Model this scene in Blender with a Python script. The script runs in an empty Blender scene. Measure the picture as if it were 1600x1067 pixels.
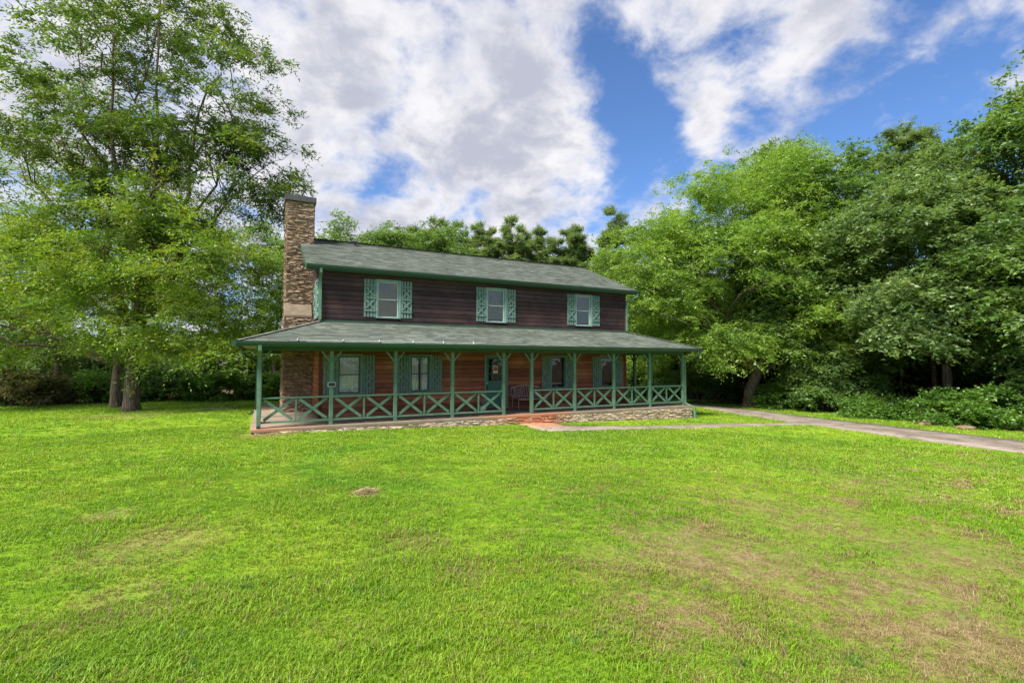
import bpy, bmesh, math, random
import numpy as np
from mathutils import Vector, Matrix, noise as mnoise

S = bpy.context.scene
COL = S.collection
R = math.radians

# ------------------------------------------------------------------ camera, sky, sun, exposure
YAW = R(26.91)
cam_d = bpy.data.cameras.new('camera')
cam = bpy.data.objects.new('camera', cam_d); COL.objects.link(cam)
cam_d.sensor_width = 36.0
cam_d.lens = 17.145
cam_d.clip_end = 3000
cam.location = (0, 0, 1.781)
cam.rotation_euler = (R(90 + 2.393), 0, -YAW)
S.camera = cam

SUN_EL, SUN_AZ = R(50), R(-112)          # azimuth measured from +Y towards +X
SUN_DIR = Vector((math.sin(SUN_AZ) * math.cos(SUN_EL), math.cos(SUN_AZ) * math.cos(SUN_EL), math.sin(SUN_EL)))
world = bpy.data.worlds.new('World'); S.world = world
world.use_nodes = True
sd = bpy.data.lights.new('sun', 'SUN'); sun = bpy.data.objects.new('sun', sd); COL.objects.link(sun)
sd.energy = 4.6; sd.angle = R(18); sd.color = (1.0, 0.95, 0.86)
sun.rotation_euler = (-SUN_DIR).to_track_quat('-Z', 'Y').to_euler()
S.view_settings.view_transform = 'Standard'
S.view_settings.look = 'None'
S.view_settings.gamma = 1
S.view_settings.exposure = 1.1
S.view_settings.use_curve_mapping = False
S.cycles.max_bounces = 6
S.cycles.diffuse_bounces = 3
S.cycles.transparent_max_bounces = 8


class NT:
    """small helper for node trees"""
    def __init__(s, tree): s.t = tree; s.n = tree.nodes; s.l = tree.links
    def new(s, typ, **kw):
        n = s.n.new(typ)
        for k, v in kw.items():
            if k == 'inp':
                for a, b in v.items():
                    if isinstance(b, bpy.types.NodeSocket): s.l.new(b, n.inputs[a])
                    else: n.inputs[a].default_value = b
            else: setattr(n, k, v)
        return n
    def math(s, op, a, b=0.0, c=0.0, clamp=False):
        n = s.n.new('ShaderNodeMath'); n.operation = op; n.use_clamp = clamp
        for i, v in enumerate((a, b, c)):
            if isinstance(v, bpy.types.NodeSocket): s.l.new(v, n.inputs[i])
            else: n.inputs[i].default_value = v
        return n.outputs[0]
    def vmath(s, op, a, b=None, scale=None):
        n = s.n.new('ShaderNodeVectorMath'); n.operation = op
        for i, v in enumerate((a, b)):
            if v is None: continue
            if isinstance(v, bpy.types.NodeSocket): s.l.new(v, n.inputs[i])
            else: n.inputs[i].default_value = v
        if scale is not None: n.inputs['Scale'].default_value = scale
        return n.outputs['Value'] if op in ('DOT_PRODUCT', 'LENGTH', 'DISTANCE') else n.outputs[0]
    def mix(s, f, a, b, typ='MIX'):
        n = s.n.new('ShaderNodeMix'); n.data_type = 'RGBA'; n.blend_type = typ
        for i, v in ((0, f), (6, a), (7, b)):
            if isinstance(v, bpy.types.NodeSocket): s.l.new(v, n.inputs[i])
            else: n.inputs[i].default_value = (*v, 1) if (i > 0 and len(v) == 3) else v
        return n.outputs[2]
    def noise(s, vec, scale, detail=4, rough=.55, dist=0):
        n = s.n.new('ShaderNodeTexNoise'); n.inputs['Scale'].default_value = scale
        n.inputs['Detail'].default_value = detail; n.inputs['Roughness'].default_value = rough
        n.inputs['Distortion'].default_value = dist
        if vec is not None: s.l.new(vec, n.inputs['Vector'])
        return n.outputs['Fac']
    def ramp(s, f, stops, interp='LINEAR'):
        n = s.n.new('ShaderNodeValToRGB'); n.color_ramp.interpolation = interp
        e = n.color_ramp.elements
        while len(e) < len(stops): e.new(.5)
        for k, (p, c) in enumerate(stops):
            e[k].position = p; e[k].color = (c, c, c, 1) if not hasattr(c, '__len__') else (*c, 1)
        s.l.new(f, n.inputs[0]); return n.outputs[0]
    def smooth(s, f, lo, hi, a=0.0, b=1.0):
        n = s.n.new('ShaderNodeMapRange'); n.interpolation_type = 'SMOOTHSTEP'
        s.l.new(f, n.inputs[0])
        n.inputs[1].default_value = lo; n.inputs[2].default_value = hi
        n.inputs[3].default_value = a; n.inputs[4].default_value = b
        return n.outputs[0]


def build_sky():
    t = NT(world.node_tree); t.n.clear()
    out = t.new('ShaderNodeOutputWorld')
    bg = t.new('ShaderNodeBackground'); bg.inputs['Strength'].default_value = 0.1
    t.l.new(bg.outputs[0], out.inputs[0])
    sky = t.new('ShaderNodeTexSky'); sky.sky_type = 'NISHITA'; sky.sun_disc = False
    sky.sun_elevation = SUN_EL; sky.sun_rotation = SUN_AZ
    sky.air_density = 1.0; sky.dust_density = 0.4; sky.ozone_density = 2.0
    tc = t.new('ShaderNodeTexCoord')
    d = t.vmath('NORMALIZE', tc.outputs['Generated'])
    sep = t.new('ShaderNodeSeparateXYZ'); t.l.new(d, sep.inputs[0])
    z = sep.outputs[2]
    h = t.math('ADD', t.math('MAXIMUM', z, 0.0), 0.50)
    comb = t.new('ShaderNodeCombineXYZ')
    t.l.new(t.math('DIVIDE', sep.outputs[0], h), comb.inputs[0])
    t.l.new(t.math('DIVIDE', sep.outputs[1], h), comb.inputs[1])
    p = comb.outputs[0]
    warp = t.new('ShaderNodeTexNoise'); warp.inputs['Scale'].default_value = 2.2; warp.inputs['Detail'].default_value = 3
    t.l.new(p, warp.inputs['Vector'])
    wv = t.vmath('SCALE', t.vmath('SUBTRACT', warp.outputs['Color'], (.5, .5, .5)), scale=0.16)
    pw = t.vmath('ADD', p, wv)
    n1 = t.noise(pw, 3.4, 10, .58)
    n2 = t.noise(t.vmath('ADD', pw, (7.3, 2.1, 0)), 11.0, 8, .6)
    dens = t.math('MULTIPLY_ADD', t.math('SUBTRACT', t.math('ADD', t.math('MULTIPLY', n1, .6), t.math('MULTIPLY', n2, .4)), .5), 1.5, .5)
    # where the cover is open (towards the right of the house) and closed (left and overhead)
    SPOTS = [((.534, .658, .53), .07, -.19), ((.583, .675, .452), .06, -.18), ((.621, .685, .381), .075, -.20), ((.50, .66, .56), .05, -.12), ((.729, .584, .358), .08, -.10),
             ((.66, .536, .528), .05, -.17), ((.698, .507, .507), .045, -.17), ((.80, .34, .50), .07, -.12), ((.851, .385, .356), .13, -.14), ((.88, .30, .35), .12, -.12),
             ((.623, .569, .537), .05, .10), ((.674, .605, .424), .055, .14), ((.723, .503, .474), .05, .09), ((.76, .473, .447), .07, .11),
             ((.779, .407, .477), .09, .10), ((.546, .605, .579), .04, .08), ((.60, .70, .40), .025, .07), ((.575, .64, .50), .03, .06), ((.837, .30, .458), .06, .10),
             ((.20, .88, .43), .36, .14), ((-.3, .85, .45), .4, .06), ((.46, .77, .42), .10, .10), ((.49, .82, .28), .14, .13), ((.762, .533, .367), .045, .11),
             ((.195, .918, .335), .05, -.09), ((.36, .89, .29), .07, -.15), ((.70, .62, .40), .04, .08)]
    bias = None
    for c, wd, w in SPOTS:
        v = Vector(c).normalized()
        dist = t.vmath('DISTANCE', d, tuple(v))
        g = t.math('MULTIPLY', t.math('EXPONENT', t.math('MULTIPLY', t.math('POWER', t.math('DIVIDE', dist, wd), 2.0), -1.0)), w)
        bias = g if bias is None else t.math('ADD', bias, g)
    dens = t.math('ADD', dens, bias)
    cov = t.smooth(dens, 0.37, 0.66)
    # cloud body: bright rims, greyer where thick, with billows
    n3 = t.noise(t.vmath('ADD', pw, (1.7, 9.2, 0)), 6.0, 8, .58)
    n4 = t.noise(t.vmath('ADD', pw, (4.7, 3.2, 0)), 15.0, 6, .6)
    thick = t.smooth(dens, 0.52, 0.85)
    sh = t.math('ADD', t.math('MULTIPLY', thick, -.32), t.math('ADD', t.math('MULTIPLY', n3, 1.25), t.math('MULTIPLY', n4, .5)))
    shade = t.smooth(sh, .46, .98)
    cl = t.mix(shade, (2.5, 2.6, 3.1), (4.45, 4.4, 4.55))
    base = t.mix(1.0, sky.outputs[0], (0.52, 0.68, .90), 'MULTIPLY')
    low = t.smooth(z, -.02, .25)
    base = t.mix(low, t.mix(.45, base, (2.4, 3.1, 4.1)), base)
    col = t.mix(cov, base, cl)
    t.l.new(col, bg.inputs['Color'])


build_sky()

# ------------------------------------------------------------------ object helpers
def tag(o, label=None, cat=None, group=None, kind=None):
    if label: o['label'] = label
    if cat: o['category'] = cat
    if group: o['group'] = group
    if kind: o['kind'] = kind
    return o

def link(name, me, parent=None, loc=None):
    o = bpy.data.objects.new(name, me); COL.objects.link(o)
    if parent: o.parent = parent
    if loc is not None: o.location = loc
    return o

def empty(name, loc=(0, 0, 0), rz=0):
    o = bpy.data.objects.new(name, None); COL.objects.link(o)
    o.location = loc; o.rotation_euler = (0, 0, rz); o.empty_display_size = .2
    return o

def mesh_from(name, verts, faces, mat=None, smooth=False):
    me = bpy.data.meshes.new(name)
    me.from_pydata([tuple(v) for v in verts], [], faces); me.update()
    if mat: me.materials.append(mat)
    if smooth: me.polygons.foreach_set('use_smooth', [True] * len(me.polygons))
    return me

def np_mesh(name, v, f, mat=None, smooth=False):
    """fast mesh: v (n,3), f (m,k) all faces with k corners"""
    me = bpy.data.meshes.new(name)
    v = np.asarray(v, np.float32); f = np.asarray(f, np.int32)
    k = f.shape[1]
    me.vertices.add(len(v)); me.vertices.foreach_set('co', v.ravel())
    me.loops.add(f.size); me.loops.foreach_set('vertex_index', f.ravel())
    me.polygons.add(len(f)); me.polygons.foreach_set('loop_start', np.arange(0, f.size, k, dtype=np.int32))
    me.update(calc_edges=True)
    if mat: me.materials.append(mat)
    if smooth: me.polygons.foreach_set('use_smooth', np.ones(len(f), bool))
    return me

class MB:
    """collects boxes, prisms and tubes into one mesh"""
    def __init__(s): s.v = []; s.f = []
    def add(s, vs, fs):
        o = len(s.v); s.v += [tuple(v) for v in vs]; s.f += [tuple(i + o for i in f) for f in fs]
    def box(s, x0, y0, z0, x1, y1, z1):
        x0, x1 = sorted((x0, x1)); y0, y1 = sorted((y0, y1)); z0, z1 = sorted((z0, z1))
        s.add([(x0, y0, z0), (x1, y0, z0), (x1, y1, z0), (x0, y1, z0), (x0, y0, z1), (x1, y0, z1), (x1, y1, z1), (x0, y1, z1)],
              [(0, 3, 2, 1), (4, 5, 6, 7), (0, 1, 5, 4), (1, 2, 6, 5), (2, 3, 7, 6), (3, 0, 4, 7)])
    def bar(s, a, b, w, t, up=(0, 0, 1)):
        """rectangular bar from a to b; t along 'up' x axis plane normal"""
        a = Vector(a); b = Vector(b); d = (b - a).normalized(); u = Vector(up)
        n = d.cross(u)
        n = n.normalized() if n.length > 1e-5 else Vector((1, 0, 0))
        u = n.cross(d).normalized()
        vs = []
        for p in (a, b):
            for q, r in ((-1, -1), (1, -1), (1, 1), (-1, 1)):
                vs.append(p + n * (q * w / 2) + u * (r * t / 2))
        s.add(vs, [(3, 2, 1, 0), (4, 5, 6, 7), (0, 1, 5, 4), (1, 2, 6, 5), (2, 3, 7, 6), (3, 0, 4, 7)])
    def tube(s, pts, rad, n=8, cap=True):
        pts = [Vector(p) for p in pts]
        if not hasattr(rad, '__len__'): rad = [rad] * len(pts)
        rings = []
        ref = Vector((.31, .77, .55))
        vs = []; fs = []
        for i, p in enumerate(pts):
            d = (pts[min(i + 1, len(pts) - 1)] - pts[max(i - 1, 0)]).normalized()
            a = d.cross(ref).normalized(); b = d.cross(a)
            for k in range(n):
                t = 2 * math.pi * k / n
                vs.append(p + (a * math.cos(t) + b * math.sin(t)) * rad[i])
        for i in range(len(pts) - 1):
            for k in range(n):
                fs.append((i * n + k, i * n + (k + 1) % n, (i + 1) * n + (k + 1) % n, (i + 1) * n + k))
        if cap:
            fs.append(tuple(range(n))[::-1]); fs.append(tuple((len(pts) - 1) * n + k for k in range(n)))
        s.add(vs, fs)
    def build(s, name, mat, parent=None, bevel=0, smooth=False):
        me = mesh_from(name, s.v, s.f, mat, smooth)
        if bevel:
            bm = bmesh.new(); bm.from_mesh(me)
            bmesh.ops.bevel(bm, geom=bm.edges[:], offset=bevel, segments=1, affect='EDGES')
            bm.to_mesh(me); bm.free()
        return link(name, me, parent)

# ------------------------------------------------------------------ materials
MATS = {}
def material(name):
    m = bpy.data.materials.new(name); m.use_nodes = True
    t = NT(m.node_tree)
    b = t.n['Principled BSDF']
    MATS[name] = m
    return m, t, b

def plain(name, col, rough=.6, var=.12, scale=9, bump=.15, metal=0, spec=.4, dirt=None, objrand=0.0):
    m, t, b = material(name)
    g = t.new('ShaderNodeNewGeometry')
    n = t.noise(g.outputs['Position'], scale, 6, .6)
    f = t.smooth(n, .3, .7, 1 - var, 1 + var)
    if objrand:
        oi = t.new('ShaderNodeObjectInfo')
        f = t.math('MULTIPLY', f, t.math('MULTIPLY_ADD', oi.outputs['Random'], objrand * 2, 1 - objrand))
    c = t.mix(1.0, col, t.new('ShaderNodeCombineColor', inp={0: f, 1: f, 2: f}).outputs[0], 'MULTIPLY')
    if dirt:
        n2 = t.noise(g.outputs['Position'], 3.1, 8, .7)
        c = t.mix(t.smooth(n2, .5, .75, 0, dirt[1]), c, dirt[0])
    t.l.new(c, b.inputs['Base Color'])
    b.inputs['Roughness'].default_value = rough
    b.inputs['Metallic'].default_value = metal
    b.inputs['Specular IOR Level'].default_value = spec
    if bump:
        bp = t.new('ShaderNodeBump', inp={'Height': t.noise(g.outputs['Position'], scale * 5, 4, .6), 'Strength': bump, 'Distance': .01})
        t.l.new(bp.outputs[0], b.inputs['Normal'])
    return m

M_post = plain('green_post_paint', (.095, .185, .118), .6, .2, 6, .2, dirt=((.17, .19, .12), .5))
M_shut = plain('aqua_green_paint', (.135, .22, .185), .65, .16, 7, .15, dirt=((.13, .17, .13), .45))
M_trim = plain('pale_green_trim_paint', (.19, .30, .26), .5, .1, 7, .08)
M_gut = plain('dark_green_gutter', (.018, .062, .040), .42, .10, 2.5, .03, spec=.5)
M_fascia = plain('fascia_green', (.028, .080, .045), .55, .15, 4, .08)
M_soffit = plain('tan_soffit', (.30, .26, .17), .7, .1, 5, .1)
M_slab = plain('porch_concrete', (.36, .29, .22), .8, .16, 3, .2, dirt=((.20, .15, .11), .6))
M_dark = plain('dark_interior', (.022, .02, .018), .8, .3, 3, 0)
M_sash = plain('dark_sash', (.035, .06, .05), .5, .1, 8, .05)
M_white = plain('white_vinyl', (.55, .57, .55), .45, .05, 8, .03)
M_blind = plain('blind_slats', (.50, .46, .38), .6, .08, 8, 0)
M_curtain = plain('curtain_cloth', (.72, .71, .72), .8, .15, 12, .2)
M_metal = plain('bench_metal', (.27, .19, .17), .45, .15, 14, .1, metal=.3)
M_black = plain('black_plastic', (.02, .02, .022), .35, .1, 10, 0)
M_flash = plain('dark_metal_cap', (.075, .07, .075), .5, .2, 4, .1, metal=.2)
M_cap = plain('tan_cast_stone', (.16, .125, .085), .8, .18, 4, .4, dirt=((.14, .09, .07), .9))
M_rock = plain('grey_field_stone', (.28, .24, .20), .85, .25, 6, .6)
M_clayrock = plain('clay_stone', (.20, .125, .075), .85, .25, 6, .6)
M_brass = plain('worn_brass', (.45, .38, .25), .3, .1, 10, 0, metal=.9)

def glass_mat():
    m, t, b = material('window_glass')
    o = [n for n in t.n if n.type == 'OUTPUT_MATERIAL'][0]
    t.n.remove(b)
    tr = t.new('ShaderNodeBsdfTransparent', inp={'Color': (.80, .84, .83, 1)})
    gl = t.new('ShaderNodeBsdfGlossy', inp={'Roughness': .02, 'Color': (.95, .97, 1, 1)})
    g = t.new('ShaderNodeNewGeometry')
    bp = t.new('ShaderNodeBump', inp={'Height': t.noise(g.outputs['Position'], 1.6, 2, .5), 'Strength': .35, 'Distance': .02})
    t.l.new(bp.outputs[0], gl.inputs['Normal'])
    fr = t.new('ShaderNodeFresnel', inp={'IOR': 1.6})
    f = t.math('MULTIPLY_ADD', fr.outputs[0], 1.0, .02, clamp=True)
    mx = t.new('ShaderNodeMixShader'); t.l.new(f, mx.inputs[0])
    t.l.new(tr.outputs[0], mx.inputs[1]); t.l.new(gl.outputs[0], mx.inputs[2])
    t.l.new(mx.outputs[0], o.inputs[0])
    return m
M_glass = glass_mat()

def wood_mat(name, c0, c1, c2, knots=0.0):
    m, t, b = material(name)
    g = t.new('ShaderNodeNewGeometry'); oi = t.new('ShaderNodeObjectInfo')
    off = t.vmath('SCALE', t.new('ShaderNodeCombineXYZ', inp={0: oi.outputs['Random'], 1: oi.outputs['Random'], 2: oi.outputs['Random']}).outputs[0], scale=37.0)
    pos = t.vmath('ADD', g.outputs['Position'], off)
    st = t.vmath('MULTIPLY', pos, (1.1, 1.1, 22.0))
    grain = t.noise(st, 2.2, 8, .65, .6)
    big = t.noise(g.outputs['Position'], .9, 4, .6)
    c = t.mix(t.smooth(grain, .3, .72), c0, c1)
    c = t.mix(t.smooth(big, .42, .75, 0, .75), c, c2)
    rnd = t.math('MULTIPLY_ADD', oi.outputs['Random'], .7, .62)
    c = t.mix(1.0, c, t.new('ShaderNodeCombineColor', inp={0: rnd, 1: rnd, 2: rnd}).outputs[0], 'MULTIPLY')
    if knots:
        vo = t.new('ShaderNodeTexVoronoi', inp={'Scale': 2.6}); vo.feature = 'F1'
        t.l.new(t.vmath('MULTIPLY', pos, (1, 1, 1.6)), vo.inputs['Vector'])
        k = t.smooth(vo.outputs['Distance'], .045, .10, 1, 0)
        sel = t.math('GREATER_THAN', t.new('ShaderNodeSeparateColor', inp={0: vo.outputs['Color']}).outputs[0], 1 - knots)
        c = t.mix(t.math('MULTIPLY', t.math('MULTIPLY', k, sel), .9), c, (.025, .012, .008))
    t.l.new(c, b.inputs['Base Color'])
    b.inputs['Roughness'].default_value = .72; b.inputs['Specular IOR Level'].default_value = .25
    bp = t.new('ShaderNodeBump', inp={'Height': grain, 'Strength': .35, 'Distance': .006})
    t.l.new(bp.outputs[0], b.inputs['Normal'])
    return m
M_lower = wood_mat('red_cedar_planks', (.15, .050, .028), (.34, .11, .058), (.42, .16, .083), .5)
M_upper = wood_mat('weathered_dark_siding', (.026, .016, .019), (.055, .035, .039), (.095, .050, .042), .12)
M_corner = wood_mat('cedar_corner_board', (.09, .026, .015), (.17, .055, .03), (.2, .08, .04), 0)
M_sheath = plain('gap_shade_sheathing', (.02, .012, .01), .9, .2, 5, 0)  # near-black, so the gaps between siding boards carry painted shadow lines

def shingle_mat():
    m, t, b = material('green_grey_shingles')
    g = t.new('ShaderNodeNewGeometry')
    r = g.outputs['Random Per Island']
    c = t.ramp(r, [(0, (.078, .090, .074)), (.5, (.104, .120, .098)), (1, (.140, .155, .128))])
    n = t.noise(g.outputs['Position'], 1.1, 5, .6)
    f = t.smooth(n, .3, .7, .84, 1.16)
    c = t.mix(1.0, c, t.new('ShaderNodeCombineColor', inp={0: f, 1: f, 2: f}).outputs[0], 'MULTIPLY')
    gr = t.noise(g.outputs['Position'], 160, 3, .7)
    f2 = t.smooth(gr, .3, .7, .7, 1.3)
    c = t.mix(1.0, c, t.new('ShaderNodeCombineColor', inp={0: f2, 1: f2, 2: f2}).outputs[0], 'MULTIPLY')
    t.l.new(c, b.inputs['Base Color']); b.inputs['Roughness'].default_value = .9; b.inputs['Specular IOR Level'].default_value = .2
    bp = t.new('ShaderNodeBump', inp={'Height': gr, 'Strength': .4, 'Distance': .004}); t.l.new(bp.outputs[0], b.inputs['Normal'])
    return m
M_shingle = shingle_mat()

def ledger_mat(name, cols, stain=False):
    m, t, b = material(name)
    g = t.new('ShaderNodeNewGeometry'); oi = t.new('ShaderNodeObjectInfo')
    r = t.math('FRACT', t.math('ADD', t.math('MULTIPLY', oi.outputs['Random'], 7.13), g.outputs['Random Per Island']))
    c = t.ramp(r, [(i / (len(cols) - 1), k) for i, k in enumerate(cols)])
    n = t.noise(g.outputs['Position'], 11, 7, .65)
    f = t.smooth(n, .3, .72, .68, 1.28)
    c = t.mix(1.0, c, t.new('ShaderNodeCombineColor', inp={0: f, 1: f, 2: f}).outputs[0], 'MULTIPLY')
    if stain:      # red clay washed against the stones by the doorway
        sp = t.new('ShaderNodeSeparateXYZ', inp={0: g.outputs['Position']})
        w = t.math('MULTIPLY', t.smooth(sp.outputs[0], 6.2, 8.0), t.smooth(sp.outputs[0], 10.2, 8.6))
        w = t.math('MULTIPLY', w, t.smooth(t.noise(g.outputs['Position'], 2.2, 5, .6), .25, .5))
        c = t.mix(t.math('MULTIPLY', w, .8), c, (.44, .15, .06))
    t.l.new(c, b.inputs['Base Color']); b.inputs['Roughness'].default_value = .85; b.inputs['Specular IOR Level'].default_value = .25
    bp = t.new('ShaderNodeBump', inp={'Height': t.noise(g.outputs['Position'], 30, 6, .65), 'Strength': .6, 'Distance': .02}); t.l.new(bp.outputs[0], b.inputs['Normal'])
    return m
M_ledge = ledger_mat('chimney_ledgestone', [(.235, .155, .10), (.31, .21, .135), (.165, .115, .095), (.36, .255, .165), (.26, .18, .13), (.21, .14, .115), (.30, .205, .13)])
M_base = ledger_mat('base_ledgestone', [(.52, .39, .28), (.44, .32, .24), (.60, .48, .35), (.36, .27, .23), (.55, .38, .26), (.48, .40, .33)], True)

def slab_mat():
    m, t, b = material('clay_stained_concrete')
    g = t.new('ShaderNodeNewGeometry')
    n = t.noise(g.outputs['Position'], 2.2, 8, .65)
    c = t.mix(t.smooth(n, .3, .7), (.19, .145, .105), (.29, .225, .165))
    sp = t.new('ShaderNodeSeparateXYZ', inp={0: g.outputs['Position']})
    w1 = t.math('MULTIPLY', t.smooth(sp.outputs[0], 5.4, 8.0), t.smooth(sp.outputs[0], 10.4, 8.6))
    w2 = t.smooth(sp.outputs[0], 2.2, -.2, 0, .7)
    w = t.math('MULTIPLY', t.math('MAXIMUM', w1, w2), t.smooth(sp.outputs[1], 15.2, 14.6))
    w = t.math('MULTIPLY', w, t.smooth(t.noise(g.outputs['Position'], 3.2, 5, .6), .2, .55))
    c = t.mix(w, c, (.42, .17, .08))
    t.l.new(c, b.inputs['Base Color']); b.inputs['Roughness'].default_value = .8
    bp = t.new('ShaderNodeBump', inp={'Height': t.noise(g.outputs['Position'], 40, 5, .65), 'Strength': .3, 'Distance': .01}); t.l.new(bp.outputs[0], b.inputs['Normal'])
    return m
M_slab = slab_mat()

def paving_mat(name, a, bcol, stainx=None):
    m, t, b = material(name)
    g = t.new('ShaderNodeNewGeometry')
    n = t.noise(g.outputs['Position'], 1.3, 8, .68)
    c = t.mix(t.smooth(n, .32, .68), a, bcol)
    n2 = t.noise(g.outputs['Position'], 55, 4, .7)
    f = t.smooth(n2, .3, .7, .75, 1.25)
    c = t.mix(1.0, c, t.new('ShaderNodeCombineColor', inp={0: f, 1: f, 2: f}).outputs[0], 'MULTIPLY')
    if stainx:
        d = t.vmath('DISTANCE', g.outputs['Position'], stainx)
        w = t.math('MULTIPLY', t.smooth(d, 1.9, .5), t.smooth(t.noise(g.outputs['Position'], 2.5, 5, .6), .25, .5))
        c = t.mix(w, c, (.40, .19, .10))
    vo = t.new('ShaderNodeTexVoronoi', inp={'Scale': .55}); vo.feature = 'DISTANCE_TO_EDGE'
    wr = t.new('ShaderNodeTexNoise', inp={'Scale': 2.0, 'Detail': 5.0}); t.l.new(g.outputs['Position'], wr.inputs['Vector'])
    t.l.new(t.vmath('ADD', g.outputs['Position'], t.vmath('SCALE', wr.outputs['Color'], scale=.8)), vo.inputs['Vector'])
    c = t.mix(t.smooth(vo.outputs['Distance'], .012, .0, 0, .8), c, (.06, .05, .035))
    # leaf litter and grit
    n3 = t.noise(g.outputs['Position'], 9, 6, .75)
    c = t.mix(t.smooth(n3, .58, .72, 0, .7), c, (.10, .065, .04))
    t.l.new(c, b.inputs['Base Color']); b.inputs['Roughness'].default_value = .9; b.inputs['Specular IOR Level'].default_value = .2
    bp = t.new('ShaderNodeBump', inp={'Height': n2, 'Strength': .5, 'Distance': .01}); t.l.new(bp.outputs[0], b.inputs['Normal'])
    return m
M_drive = paving_mat('weathered_driveway', (.145, .115, .092), (.28, .232, .19))
M_walk = paving_mat('walk_concrete', (.175, .142, .112), (.30, .25, .20), (8.3, 14.9, -.3))

def bark_mat(name, a, b_):
    m, t, b = material(name)
    g = t.new('ShaderNodeNewGeometry')
    p = t.vmath('MULTIPLY', g.outputs['Position'], (9, 9, 1.6))
    n = t.noise(p, 1.5, 8, .7, .5)
    c = t.mix(t.smooth(n, .35, .65), a, b_)
    t.l.new(c, b.inputs['Base Color']); b.inputs['Roughness'].default_value = .9; b.inputs['Specular IOR Level'].default_value = .15
    bp = t.new('ShaderNodeBump', inp={'Height': n, 'Strength': .9, 'Distance': .05}); t.l.new(bp.outputs[0], b.inputs['Normal'])
    return m
M_bark = bark_mat('furrowed_grey_bark', (.055, .038, .028), (.19, .14, .11))
M_barkred = bark_mat('reddish_pine_bark', (.09, .05, .035), (.24, .14, .10))
M_twig = bark_mat('bare_pale_twig', (.2, .18, .15), (.36, .33, .29))

def leaf_mat(name, a, b_, c_, trans=.54, clump=.7, rough=.5):
    """a dark, b mid, c light leaf colours; colour differs by leaf and by spray"""
    m, t, b = material(name)
    o = [n for n in t.n if n.type == 'OUTPUT_MATERIAL'][0]
    g = t.new('ShaderNodeNewGeometry')
    r = g.outputs['Random Per Island']
    n = t.noise(g.outputs['Position'], clump, 3, .6)
    f = t.math('ADD', t.math('MULTIPLY', r, .45), t.math('MULTIPLY', t.smooth(n, .3, .7), .55))
    c = t.ramp(f, [(0.05, a), (.5, b_), (.95, c_)])
    t.n.remove(b)
    di = t.new('ShaderNodeBsdfDiffuse'); t.l.new(c, di.inputs[0])
    tl = t.new('ShaderNodeBsdfTranslucent')
    c2 = t.mix(1.0, c, (1.25, 1.25, .6), 'MULTIPLY'); t.l.new(c2, tl.inputs[0])
    mx = t.new('ShaderNodeMixShader'); mx.inputs[0].default_value = trans
    t.l.new(di.outputs[0], mx.inputs[1]); t.l.new(tl.outputs[0], mx.inputs[2])
    gl = t.new('ShaderNodeBsdfGlossy', inp={'Roughness': rough, 'Color': (.9, .95, .9, 1)})
    m2 = t.new('ShaderNodeMixShader'); m2.inputs[0].default_value = .035
    t.l.new(mx.outputs[0], m2.inputs[1]); t.l.new(gl.outputs[0], m2.inputs[2])
    t.l.new(m2.outputs[0], o.inputs[0])
    return m
L_oak = leaf_mat('oak_leaves', (.045, .088, .015), (.09, .16, .025), (.19, .235, .032))
L_oaklow = leaf_mat('yellow_green_oak_leaves', (.075, .15, .018), (.165, .27, .026), (.34, .36, .04))  # yellower green leaf colour of the lower boughs
L_elm = leaf_mat('bright_elm_leaves', (.10, .195, .026), (.20, .325, .042), (.31, .43, .068))
L_wood = leaf_mat('broad_wood_leaves', (.060, .13, .028), (.135, .235, .05), (.23, .33, .08))
L_grey = leaf_mat('grey_green_leaves', (.07, .135, .04), (.15, .24, .07), (.24, .32, .115))
L_pine = leaf_mat('pine_needles', (.085, .145, .042), (.155, .235, .068), (.25, .33, .10), .5)
L_dark = leaf_mat('dark_thicket_leaves', (.04, .09, .018), (.08, .155, .03), (.13, .22, .045))
L_bush = leaf_mat('undergrowth_leaves', (0.060, 0.144, 0.017), (0.108, 0.228, 0.024), (0.192, 0.324, 0.036), clump=1.6)
L_russet = leaf_mat('russet_undergrowth', (0.065, 0.091, 0.026), (0.143, 0.143, 0.046), (0.247, 0.143, 0.065), clump=1.8)

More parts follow.
